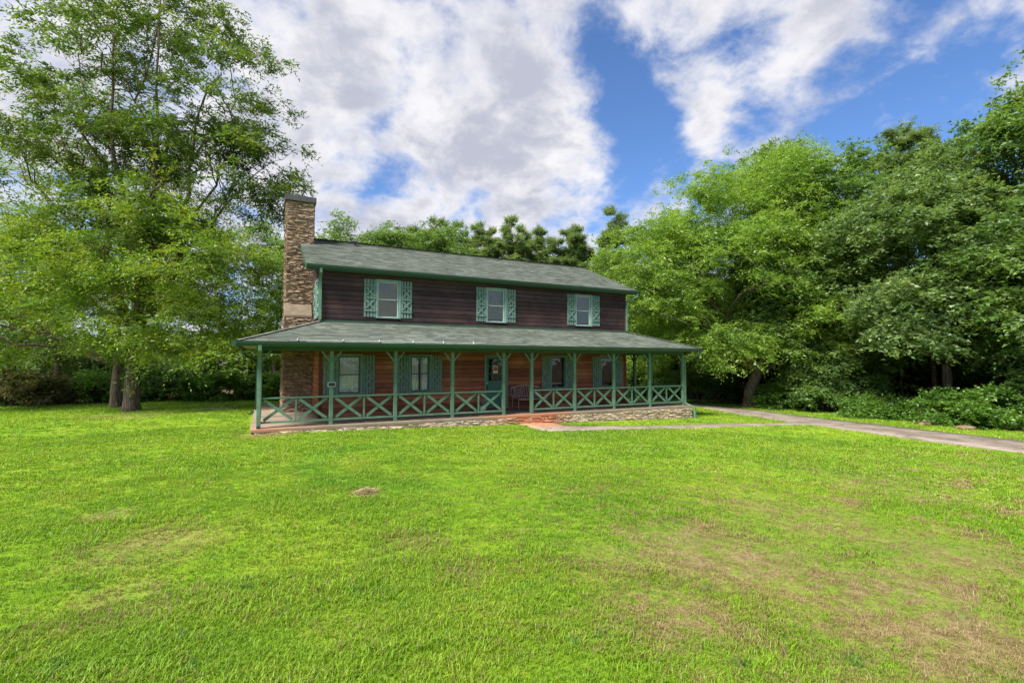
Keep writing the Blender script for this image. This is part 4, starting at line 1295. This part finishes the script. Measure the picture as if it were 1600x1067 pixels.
def sample_env(blobs, n, rng, inner=.45, gap=.0, nscale=.35, seed=0.0, bough=1.0):
    """spray points in the union of ellipsoids (lat, dep, z, rl, rd, rz), gathered on flat leaning boughs with gaps between them"""
    vol = np.array([b[3] * b[4] * b[5] for b in blobs]) ** .75; vol /= vol.sum()
    per = 9; nb = max(3, int(math.ceil(n / per)))
    cen = []; dr = []
    while len(cen) < nb:
        b = blobs[rng.choice(len(blobs), p=vol)]
        q = rng.normal(size=3); q /= np.linalg.norm(q)
        r = inner + (1 - inner) * rng.uniform() ** .6
        wob = .92 + .30 * mnoise.noise((q[0] * 2.1 + seed, q[1] * 2.1, q[2] * 2.1 + b[0]))
        p = np.array(b[:3]) + q * r * wob * np.array(b[3:6])
        if gap > 0 and mnoise.noise((p[0] * nscale + seed, p[1] * nscale, p[2] * nscale * 1.5)) < gap - .5: continue
        cen.append(p); dr.append(q)
    cen = np.repeat(np.array(cen), per, 0)[:n]; dr = np.repeat(np.array(dr), per, 0)[:n]
    hz = dr * np.array([1, 1, 0]); hz /= np.linalg.norm(hz, axis=1, keepdims=True) + 1e-6
    sz = bough * rng.uniform(.6, 1.3, (nb, 1)).repeat(per, 0)[:n]
    along = rng.uniform(-1.0, 1.0, (n, 1)); across = rng.normal(size=(n, 1)) * .45
    sd_ = np.stack([-hz[:, 1], hz[:, 0], 0 * hz[:, 0]], 1)
    out = cen + hz * along * sz + sd_ * across * sz * (1.1 - .4 * along) + np.array([0, 0, 1.0]) * (rng.normal(size=(n, 1)) * .30 - .13 * (along + 1) ** 2 * .5 + .1) * sz
    return out, dr * .7 + hz * .5

def skeleton(base_r, height, fork, limb_tips, clusters, rng, lean=(0, 0), wig=.25, stems=None):
    """trunk, main limbs, then a branch to every cluster from its nearest limb point; returns an MB"""
    mb = MB()
    def path(a, b, n, sag, r0, r1, w):
        a = np.array(a, float); b = np.array(b, float); P_ = []
        L = np.linalg.norm(b - a)
        for k in range(n + 1):
            t = k / n; q = a + (b - a) * t
            q[2] += sag * L * math.sin(math.pi * t)
            if 0 < k < n: q += rng.normal(size=3) * w * L / n
            P_.append(q)
        rad = [r0 + (r1 - r0) * (k / n) ** .8 for k in range(n + 1)]
        return P_, rad
    nodes = []; nr = []
    top = np.array([lean[0], lean[1], height])
    P_, rad = path((0, 0, -.15), top, 12, 0, base_r, base_r * .08, wig * .5)
    rad = [r * (1 - .35 * min(1, max(0, (q[2] - fork) / (height * .35)))) for q, r in zip(P_, rad)]
    P_[0][:2] = 0; P_[1][:2] *= .3
    rad[0] *= 1.55; rad[1] *= 1.0
    # root flare
    P_.insert(1, P_[0] * .6 + P_[1] * .4 * .5); P_[1] = P_[0] + (P_[2] - P_[0]) * .22; rad.insert(1, base_r * 1.12)
    mb.tube(P_, rad, 12)
    for q, r in zip(P_, rad):
        if q[2] >= fork * .8: nodes.append(q); nr.append(r)
    if stems:
        for (z0, tip, r0) in stems:
            k = min(range(len(P_)), key=lambda i: abs(P_[i][2] - z0))
            Q, rd = path(P_[k], tip, 10, .0, r0, r0 * .15, .18)
            mb.tube(Q, rd, 9); nodes += Q[2:]; nr += rd[2:]
    nodes0 = list(nodes); nr0 = list(nr)
    for tip in limb_tips:
        tip = np.array(tip)
        zz = max(fork, min(height * .85, tip[2] - np.hypot(tip[0], tip[1]) * .55))
        N0 = np.array(nodes0); k = int(np.argmin(np.abs(N0[:, 2] - zz) + .35 * np.hypot(N0[:, 0] - tip[0], N0[:, 1] - tip[1])))
        L = np.linalg.norm(tip - N0[k])
        r0 = min(nr0[k] * .62, .035 + L * .017)
        Q, rd = path(N0[k], tip, 8, .06, r0, .018, .22)
        mb.tube(Q, rd, 7)
        nodes += Q[2:]; nr += rd[2:]
    Nn = np.array(nodes); Nr = np.array(nr)
    for c in clusters:
        dd = np.linalg.norm(Nn - c, axis=1) + .6 * np.maximum(0, Nn[:, 2] - c[2])
        k = int(np.argmin(dd)); L = np.linalg.norm(Nn[k] - c)
        if L < .25: continue
        r0 = min(Nr[k] * .6, .012 + L * .009)
        Q, rd = path(Nn[k], c, 4, .07, r0, .006, .25)
        mb.tube(Q, rd, 4, cap=False)
        if L > 1.0:
            Nn = np.vstack([Nn, Q[2], Q[3]]); Nr = np.append(Nr, [rd[2], rd[3]])
    return mb

def to_world(a):
    a = np.asarray(a, float)
    o = np.empty_like(a)
    o[..., 0] = a[..., 0] * RV.x + a[..., 1] * FV.x
    o[..., 1] = a[..., 0] * RV.y + a[..., 1] * FV.y
    o[..., 2] = a[..., 2]
    return o

def tree(name, label, cat, x, y, blobs, n, base_r, height, fork, seed, leafmat, bark=M_bark, nl=18, group=None, lean=(0, 0), stems=None,
         inner=.45, gap=.0, nscale=.35, extra=None, trunk_share=1.0, bough=1.0, bare=0, **leafkw):
    rng = np.random.default_rng(seed)
    root = empty(name, (x, y, gzf(x, y))); tag(root, label, cat, group)
    C, D = sample_env(blobs, n, rng, inner, gap, nscale, seed * 3.7, bough)
    C = to_world(C); D = to_world(D)
    C[:, 2] = np.maximum(C[:, 2], .35)
    tips = C[rng.choice(n, nl, replace=False)] * np.array([.92, .92, .97])
    sub = C if trunk_share >= 1 else C[rng.choice(n, int(n * trunk_share), replace=False)]
    st = [(z, to_world(np.array(tp)), r) for z, tp, r in stems] if stems else None
    lw_ = to_world(np.array([lean[0], lean[1], 0.0]))
    sk = skeleton(base_r, height, fork, tips, sub, rng, (lw_[0], lw_[1]), stems=st)
    sk.build('trunk', bark, root, smooth=True)
    me = leaf_mesh('crown', C, D, rng, leafmat, **leafkw)
    link('crown', me, root)
    if bare:      # dead pale twigs poking out of the leaves
        dt = MB()
        for k in range(bare):
            c_ = C[rng.integers(n)]; d_ = D[rng.integers(n)] * np.array([1, 1, .3])
            if c_[2] > height * .55: continue
            p_ = [c_ * .96, c_ * .96 + d_ * .5 + rng.normal(size=3) * .12, c_ * .96 + d_ * .95 + rng.normal(size=3) * .25 - np.array([0, 0, .15])]
            dt.tube(p_, [.022, .013, .005], 4)
            for q in (1, 2):
                e_ = p_[1] + (p_[2] - p_[1]) * .3 * q; dt.tube([e_, e_ + rng.normal(size=3) * .28], [.009, .004], 3)
        if dt.v: dt.build('dead_twigs', M_twig, root)['kind'] = 'stuff'
    if extra:
        for (bl, n2, mat2, kw2) in extra:
            C2, D2 = sample_env(bl, n2, rng, .3, 0, .35, seed * 1.3); C2 = to_world(C2); D2 = to_world(D2)
            C2[:, 2] = np.maximum(C2[:, 2], .3)
            link('crown', leaf_mesh('crown', C2, D2, rng, mat2, **kw2), root)
    return root

def copy_tree(o, loc, rz, sc, label):
    r = o.copy(); COL.objects.link(r); r.location = loc; r.rotation_euler = (0, 0, rz); r.scale = sc; r['label'] = label
    for ch_ in list(o.children):
        c_ = ch_.copy(); COL.objects.link(c_); c_.parent = r
    return r

# big spreading oak left of the house (front trunk)
oak1 = tree('oak_tree', 'tall spreading oak with the front trunk of two, its limbs bare against the sky', 'tree',
     -4.84, 25.04,
     [(.6, 0, 13.4, 5.0, 5.0, 4.6), (3.6, -.3, 11.6, 3.0, 3.2, 3.0), (5.3, 0, 10.2, 1.9, 2.4, 1.7), (-3.2, .5, 12.0, 4.2, 4.5, 4.4), (.4, 0, 17.6, 3.6, 4, 3.2), (5.6, .4, 9.0, 1.4, 2, 1.2),
      (.5, .5, 8.2, 4.0, 4.0, 1.5)],
     1780, .27, 18.5, 3.0, 1, L_oak, nl=44, lean=(.8, 0), stems=[(3.2, (3.0, .6, 14.5), .14), (3.6, (-2.6, 0, 14.0), .17), (4.5, (5.2, .2, 10.3), .12), (3.9, (-5.8, .8, 10.6), .13), (5.0, (1.8, -1.5, 15.5), .12), (4.2, (-1.0, -1.0, 16.5), .13), (3.4, (4.2, .3, 12.2), .12), (5.5, (-4.4, -.5, 13.2), .11)],
     inner=.25, gap=.50, nscale=.5, twigs=6, per=9, spray=.62, ll=.16, lw=.06, trunk_share=.55, bough=.9,
     extra=[([(2.6, -.6, 6.0, 3.9, 3.8, 2.0), (4.4, .2, 4.3, 2.3, 2.8, 2.0), (.8, -1.4, 3.9, 3.0, 2.6, 1.3), (-1.5, -1.0, 5.6, 3, 3, 1.8), (.0, -1.8, 2.75, 2.4, 2.0, .6), (3.4, -.5, 2.6, 2.2, 2.4, .9), (.8, 0, 8.4, 3.4, 3.4, 1.4)], 1700, L_oaklow, dict(twigs=6, per=9, spray=.75, ll=.125, lw=.05))])
# second oak, trunk just behind
oak2 = tree('oak_tree', 'oak whose trunk stands just behind the front one, yellowish lower boughs', 'tree',
     -5.9, 27.6,
     [(-3.2, -1, 5.6, 4.2, 4.0, 2.4), (-5.5, -1.5, 3.8, 3.0, 3.0, 1.6), (-1.0, 0, 6.8, 3.6, 3.6, 2.2), (-6.2, 0, 7.8, 3.0, 3.5, 2.2), (-3.6, -2.2, 2.9, 2.6, 2.2, .8), (-5, 0, 11, 3, 3, 2.5)],
     1250, .21, 11, 2.2, 2, L_oaklow, nl=18, bare=40, inner=.3, gap=.42, twigs=6, per=8, spray=.75, ll=.15, lw=.055, trunk_share=.4)

# big bright elm right of the house by the drive
elm = tree('elm_tree', 'broad bright green tree with a dark leaning trunk at the edge of the driveway', 'tree',
     24.0, 18.2,
     [(2.2, 0, 12.3, 3.0, 3.2, 2.3), (-2.4, 0, 10.6, 3.4, 3.6, 2.4), (-5.6, 0, 7.8, 2.6, 3.2, 2.3), (-.4, 0, 8.2, 4.6, 4.4, 3.4), (4.2, 0, 8.8, 3.8, 4, 3.3), (-4.4, 0, 4.6, 3.0, 3.4, 1.9),
      (2.7, -.6, 4.4, 3.8, 3.8, 1.9), (5.6, -.4, 4.8, 2.8, 3.2, 2.0), (-2.2, -.8, 3.5, 2.6, 2.8, 1.0), (3.2, 0, 13.6, 1.6, 1.8, 1.5), (-4.2, .2, 10.2, 1.8, 2, 1.5), (4.2, -1.2, 2.7, 2.6, 2.2, 1.1), (6.6, -.8, 3.2, 1.6, 2.0, 1.4)],
     6600, .36, 12.5, 1.9, 3, L_elm, nl=30, lean=(.9, 0), stems=[(2.0, (-3.5, 0, 9.8), .20), (2.4, (3.8, .5, 10.8), .18), (2.0, (-5.0, -.6, 6.0), .13), (2.2, (5.2, -1, 5.6), .13)],
     inner=.35, gap=.30, bare=70, twigs=8, per=8, spray=.7, ll=.135, lw=.055, droop=.3, trunk_share=.25)

tree('elm_tree', 'bright green tree with a slim trunk behind the right end of the porch', 'tree', 27.4, 25.6,
     [(-3.0, 0, 6.8, 3.6, 3.6, 3.0), (0, 0, 6, 3.6, 3.6, 2.8), (-4.2, 0, 3.4, 3.0, 3, 1.8), (1.0, 0, 2.8, 3, 3, 1.5), (-6.2, .5, 4.8, 2.4, 2.6, 2.2), (-2, -.5, 2.0, 3, 2.4, 1.1)],
     2200, .24, 9.5, 2.0, 4, L_elm, nl=14, inner=.35, gap=.3, twigs=6, per=8, spray=.85, ll=.18, lw=.075, trunk_share=.3)

# ---- the wood on the right, beyond the drive
def lat_dep(px_lat, dep): return (RV.x * px_lat + FV.x * dep, RV.y * px_lat + FV.y * dep)
WOOD = [
 # lat, depth, label, blobs, n, r, h, leaf mat, leaf kw
 (19.6, 21.9, 'broad-leaved tree with a thick brown trunk at the mouth of the dark hollow', [(0, 0, 6.6, 3.2, 3.0, 2.4), (-1.3, 0, 8.6, 2.9, 2.8, 2.0), (.6, .4, 10.8, 2.4, 2.3, 1.6), (2.2, -.4, 5.2, 2.2, 2.4, 1.8), (-2.2, -.6, 5.0, 1.9, 2.0, 1.3), (1.6, -.8, 3.6, 1.5, 1.5, 1.1), (-2.7, -.8, 3.8, 1.4, 1.5, 1.0)], 2950, .24, 10.5, L_grey, {}),
 (20.6, 19.0, 'tall dark-leaved tree at the right edge with its top above all others', [(0, 0, 7, 2.8, 3, 3.0), (.5, 0, 12.3, 2.3, 2.4, 2.3), (-.6, -.5, 4.4, 2.4, 2.4, 1.8), (1.5, 0, 9, 2.4, 2.4, 2.4)], 2400, .24, 12, L_wood, {}),
 (16.6, 26.0, 'leafy green tree filling in behind the dark hollow', [(0, 0, 8.4, 3.2, 3, 3.0), (-1.6, 0, 5.8, 2.6, 3, 2.4), (1.2, 0, 11.2, 2.6, 2.4, 2.2)], 2000, .22, 11.5, L_wood, {}),
 (17.9, 33.5, 'slim pointed tree whose leafy tip rises over the broad bright tree', [(0, 0, 15.4, 1.7, 1.8, 2.4), (0, 0, 12, 2.8, 2.8, 2.6), (0, 0, 8.5, 3.0, 3, 3.0)], 1200, .22, 17, L_wood, dict(ll=.22, lw=.10)),
 (20.6, 34.5, 'rounded green tree left of the pine crown', [(0, 0, 12.2, 2.6, 2.6, 2.6), (.8, 0, 9, 3.0, 3, 3.0), (-1, 0, 14.4, 1.6, 1.6, 1.5)], 1000, .22, 14, L_wood, dict(ll=.22, lw=.10)),
]
for i, (lt, dp_, lab, bl, n, r_, h_, lm, kw) in enumerate(WOOD):
    x, y = lat_dep(lt, dp_)
    k = dict(twigs=6, per=8, spray=.66, ll=.16, lw=.09); k.update(kw)
    tree('broadleaf_tree', lab, 'tree', x, y, bl, n, r_, h_, 2.6, 10 + i, lm, nl=14, group='trees of the right-hand wood', inner=.35, gap=.30, trunk_share=.2, **k)

# pines: bare trunk with a rounded top
def pine(label, x, y, h, cw, ch_, seed, group, n=190, sc=1.0):
    return tree('pine_tree', label, 'tree', x, y, [(0, 0, h - ch_ * .5, cw * .5, cw * .5, ch_ * .5), (cw * .12, 0, h - ch_ * .75, cw * .42, cw * .42, ch_ * .25)],
         n, .19 * sc, h - .8, h - ch_ * 1.1, seed, L_pine, M_barkred, nl=16, group=group, inner=.1, gap=.25, nscale=.75, bough=.55 * sc,
         twigs=9, per=9, spray=.60 * sc, ll=.30 * sc, lw=.06 * sc, droop=-.15, flat=1.0)
x, y = lat_dep(31.2, 39)
pine('round-topped pine with a reddish trunk standing over the right-hand wood', x, y, 22.0, 6.4, 6.0, 30, None, 560)
BH = 'tall pines beyond the house roof'
pineA = pine('slender dark pine just right of the leafy trees behind the roof', *lat_dep(-9.4, 60), 21.2, 3.4, 10, 31, BH, 620, 1.0)
pineB = pine('full dark pine near the middle of the row over the roof', *lat_dep(-.2, 60), 20.8, 4.6, 10, 32, BH, 900, 1.0)
pineC = pine('open-crowned pine with sky showing through, right part of the row over the roof', *lat_dep(7.6, 61), 20.8, 4.0, 10, 33, BH, 560, 1.0)
for src_, lt, dp_, s_, lab in ((pineB, -7.1, 61, .98, 'bushy pine, second in the row from the leafy trees behind the roof'),
                               (pineB, -4.9, 59, .92, 'bushy pine, third in the row from the leafy trees behind the roof'),
                               (pineA, -3.0, 62, .99, 'thin pine between the third bushy pine and the full one'),
                               (pineA, 3.1, 61, .96, 'slender pine right of the full dark pine over the roof'),
                               (pineC, 5.2, 60, .92, 'thin open pine halfway between the full pine and the roof end'),
                               (pineC, 9.7, 63, .90, 'thin open pine above the right end of the roof'),
                               (pineB, 12.4, 58, 1.02, 'round pine crown just left of the broad bright tree'),
                               (pineB, 8.7, 66, 1.0, 'bushy pine set back between the open pines at the right end of the roof'),
                               (pineB, 1.6, 66, 1.02, 'bushy pine set back just right of the full one'),
                               (pineC, -12.2, 62, 1.0, 'thin grey pine close behind the chimney')):
    xx, yy = lat_dep(lt, dp_)
    copy_tree(src_, (xx, yy, gzf(xx, yy)), lt * 1.7, (s_, s_, s_), lab)

# leafy trees right behind the roof, next to the chimney
tr = tree('broadleaf_tree', 'bright leafy tree behind the roof next to the chimney', 'tree', *lat_dep(-12.4, 43),
     [(0, 0, 10, 3.2, 3, 2.8), (1.6, 0, 7.5, 3, 3, 2.8), (-.6, 0, 12.3, 1.5, 1.6, 1.2), (-1.6, 0, 7.5, 3, 3, 2.8), (1.2, 0, 12.2, 2.4, 2, 1.8), (-1.4, 0, 11.5, 2.2, 2, 1.8)], 2200, .25, 12, 2.6, 40, L_wood, nl=12, group='leafy trees behind the roof',
     inner=.35, gap=.3, trunk_share=.2, twigs=6, per=8, spray=.8, ll=.22, lw=.095)
for lt, dp_, s_, lab in ((-9.4, 44, 1.03, 'pointed leafy tree, right-hand one of those behind the roof near the chimney'),
                         (-15.6, 44, .95, 'leafy tree mostly hidden behind the chimney'),
                         (-6.0, 44, 1.02, 'lower leafy tree where the pine row begins')):
    xx, yy = lat_dep(lt, dp_); copy_tree(tr, (xx, yy, gzf(xx, yy)), lt * 2.3, (s_, s_, s_), lab)

# ---- trees behind on the left, seen through the oaks
bgt = tree('broadleaf_tree', 'mid green tree behind the two oaks near the chimney', 'tree', *lat_dep(-14.0, 36),
     [(0, 0, 8.5, 3.2, 3, 3.2), (0, 0, 5, 3.4, 3, 2.6), (.5, 0, 11.4, 2.0, 2.2, 1.6), (-.6, 0, 2.8, 3.0, 2.8, 1.2)], 850, .22, 11.5, 2.0, 41, L_wood, nl=12, group='trees behind the two oaks',
     inner=.35, gap=.42, trunk_share=.3, twigs=6, per=8, spray=.85, ll=.19, lw=.085)
for lt, dp_, s_, lab in ((-18.4, 38, 1.0, 'mid green tree seen through the boughs right of the oak trunks'),
                         (-23.5, 37, .92, 'mid green tree straight behind the oak trunks'),
                         (-28.5, 39, 1.08, 'mid green tree seen left of the oak trunks'),
                         (-34.5, 37, 1.0, 'mid green tree behind the boughs near the left edge'),
                         (-40.0, 39, 1.1, 'mid green tree cut by the left edge')):
    xx, yy = lat_dep(lt, dp_); copy_tree(bgt, (xx, yy, gzf(xx, yy)), lt * 1.9, (s_, s_, s_), lab)

# ---- undergrowth
def shrub(label, lt, dp_, blobs, n, seed, mat, group=None, name='shrub', **kw):
    k = dict(twigs=7, per=8, spray=.42, ll=.12, lw=.07, droop=.2, flat=.9); k.update(kw)
    rng = np.random.default_rng(seed)
    x, y = lat_dep(lt, dp_)
    root = empty(name, (x, y, gzf(x, y))); tag(root, label, 'shrub', group)
    C, D = sample_env(blobs, n, rng, .35, .25, .8, seed * 2.1, .45); C = to_world(C); D = to_world(D); C[:, 2] = np.maximum(C[:, 2], .08)
    link('foliage', leaf_mesh('foliage', C, D, rng, mat, **k), root)
    st = MB()
    for c_ in C[rng.choice(n, min(n, 22), replace=False)]:
        b0 = (c_[0] * .4, c_[1] * .4, -.1)
        st.tube([b0, (c_[0] * .7, c_[1] * .7, c_[2] * .55), tuple(c_)], [.025, .016, .007], 5)
    st.build('stem', M_bark, root)
    return root
UL = 'bushes along the far edge of the lawn'
UR = 'bushes beyond the driveway'
shrub('low reddish-brown bush at the far left lawn edge', -22.9, 23.2, [(0, 0, .8, 1.6, 1.2, .9), (1.2, .3, .7, 1.2, 1.0, .8)], 330, 50, L_russet, UL)
shrub('pale green feathery bush left of the oak trunks', -20.9, 24.8, [(0, 0, .7, 1.4, 1.1, .85), (1.1, .2, .5, 1.2, 1.0, .6)], 340, 51, L_bush, UL)
shrub('dark bush right behind the oak trunks', -18.9, 26.6, [(0, 0, 1.0, 1.8, 1.3, 1.0)], 300, 52, L_dark, UL)
shrub('bright green mound of undergrowth midway between oak trunks and porch', -15.6, 26.0, [(0, 0, .7, 1.9, 1.3, .8), (-1.6, 0, .45, 1.2, 1, .5)], 380, 53, L_bush, UL)
shrub('small green bush beside the left end of the porch', -13.2, 26.8, [(0, 0, .6, 1.5, 1.1, .7)], 240, 54, L_bush, UL)
shrub('low mixed bush near the left edge of the picture', -26.0, 22.6, [(0, 0, 1.0, 2.0, 1.3, 1.1)], 300, 55, L_bush, UL)
# right
shrub('large dense dark bush under the right side of the broad bright tree', 16.6, 24.8, [(0, 0, 1.5, 2.1, 1.5, 1.6), (-1.6, .6, 1.1, 1.5, 1.2, 1.2), (1.5, -.5, 1.0, 1.5, 1.2, 1.1), (.3, .3, 3.0, 2.1, 1.6, 1.2)], 1050, 56, L_wood, UR, twigs=7, spray=.5)
shrub('green mound of vines at the right edge below the wood', 18.5, 18.6, [(0, 0, .7, 1.7, 1.1, .95), (1.6, -1.2, .8, 1.5, 1.1, 1.0), (-1.1, 1.0, .5, 1.2, 1, .7)], 900, 57, L_bush, UR, ll=.10, lw=.07)
shrub('low green creepers between the dark bush and the vine mound', 17.0, 21.6, [(0, 0, .3, 1.7, 1.0, .45), (-1.1, .9, .35, 1.2, 1, .45)], 480, 58, L_bush, UR, ll=.09, lw=.06)
shrub('vine-covered bush cut by the right edge of the picture', 21.4, 18.4, [(0, 0, 1.4, 2.0, 1.8, 1.6)], 600, 59, L_wood, UR)
shrub('dark green bush behind the trunk of the broad bright tree', 11.6, 30.5, [(0, 0, 1.2, 2.6, 1.5, 1.3), (2.4, .2, 1.0, 1.8, 1.3, 1.1)], 420, 60, L_dark, UR)
shrub('dark bush behind the right end of the porch', 7.6, 33.5, [(0, 0, 1.2, 2.8, 1.5, 1.3)], 320, 61, L_dark, UR)
shrub('small leafy bush at the foot of the broad bright tree, right of its trunk', 14.6, 26.6, [(0, 0, .6, 1.6, 1.2, .7)], 220, 62, L_bush, UR)

# rocks by the drive
rk = [(16.35, 19.4, .26, 'flat brown rock by the drive, nearer the dark bush'), (16.75, 18.1, .26, 'flat brown rock by the drive in front of the vine mound')]
for lt, dp_, r_, lab in rk:
    x, y = lat_dep(lt, dp_)
    bm = bmesh.new(); bmesh.ops.create_icosphere(bm, subdivisions=3, radius=1)
    for v in bm.verts:
        s_ = 1 + .35 * mnoise.noise(v.co * 1.7 + Vector((lt, 0, 0))); v.co = Vector((v.co.x * r_ * 1.3 * s_, v.co.y * r_ * s_, v.co.z * r_ * .42 * s_))
    me = bpy.data.meshes.new('rock'); bm.to_mesh(me); bm.free(); me.materials.append(M_clayrock)
    me.polygons.foreach_set('use_smooth', [True] * len(me.polygons))
    o = link('rock', me, None, (x, y, gzf(x, y) + .04)); tag(o, lab, 'rock', 'rocks by the drive')

# fallen branch on the lawn under the oak
m = MB(); rr = random.Random(8)
bx_, by_ = -2.55, 24.2
m.tube([(0, 0, .02), (.5, .1, .05), (1.1, .0, .04), (1.8, -.2, .03)], [.02, .018, .013, .006], 6)
for t_, a_ in ((.4, .9), (.9, -.8), (1.3, .6)): m.tube([(t_, 0, .05), (t_ + .3, a_ * .3, .22), (t_ + .5, a_ * .5, .40)], [.01, .007, .003], 5)
o = m.build('fallen_branch', M_twig); o.location = (bx_, by_, gzf(bx_, by_)); o.rotation_euler = (0, 0, -.3)
tag(o, 'thin fallen branch lying on the lawn right of the oak trunks', 'branch')

# ---- the woods beyond, one mass that reads as dark green depth
def woods():
    rng = np.random.default_rng(77)
    C = []
    def band(l0, l1, d0, d1, h, n):
        lt = rng.uniform(l0, l1, n); dp = rng.uniform(d0, d1, n)
        hh = h * (1 + .18 * np.sin(lt * .45) + .10 * np.sin(lt * 1.3 + 1))
        z = hh * rng.uniform(0, 1, n) ** .9
        C.append(np.stack([lt, dp, z], 1))
    band(-62, -12, 41, 52, 4.6, 1500)      # left, low: sky still shows above
    band(-14, 22, 68, 78, 13.5, 1500)          # behind the house
    band(8, 24, 36, 48, 7.5, 1500)         # right of the house
    band(17.5, 34, 27, 40, 8.0, 1900)        # behind the right-hand wood
    band(21.5, 34, 18, 27, 8.5, 1100)
    C_ = to_world(np.concatenate(C)); C_[:, 2] += gz(C_[:, 0], C_[:, 1])
    D = rng.normal(size=C_.shape); D /= np.linalg.norm(D, axis=1, keepdims=True)
    o = link('distant_trees', leaf_mesh('distant_trees', C_, D, rng, L_dark, twigs=5, per=4, spray=1.3, ll=.50, lw=.30, flat=.8))
    tag(o, 'dark mass of woods closing the view behind the nearer trees', 'woods', kind='stuff')
woods()
# trunks standing in the dark hollow of the right-hand wood
for lt, dp_, r_, h_, ln, lab in ((20.9, 24.2, .10, 5.2, .1, 'thin reddish bare trunk in the dark hollow'), (20.4, 25.6, .08, 6.0, -.2, 'thin dark trunk deepest in the hollow'),
                             (22.6, 22.0, .10, 5.5, .3, 'slim trunk in the shade near the right edge')):
    x, y = lat_dep(lt, dp_)
    m = MB(); m.tube([(0, 0, -.2), (ln * .3, 0, h_ * .35), (ln * .5, .05, h_ * .7), (ln, 0, h_)], [r_ * 1.3, r_, r_ * .85, r_ * .6], 9)
    m.tube([(ln * .4, 0, h_ * .5), (-.5, .1, h_ * .56), (-.9, .1, h_ * .53)], [.03, .02, .008], 5)
    o = m.build('tree_trunk', M_barkred, smooth=True); o.location = (x, y, gzf(x, y)); tag(o, lab, 'tree trunk', 'bare trunks in the hollow')
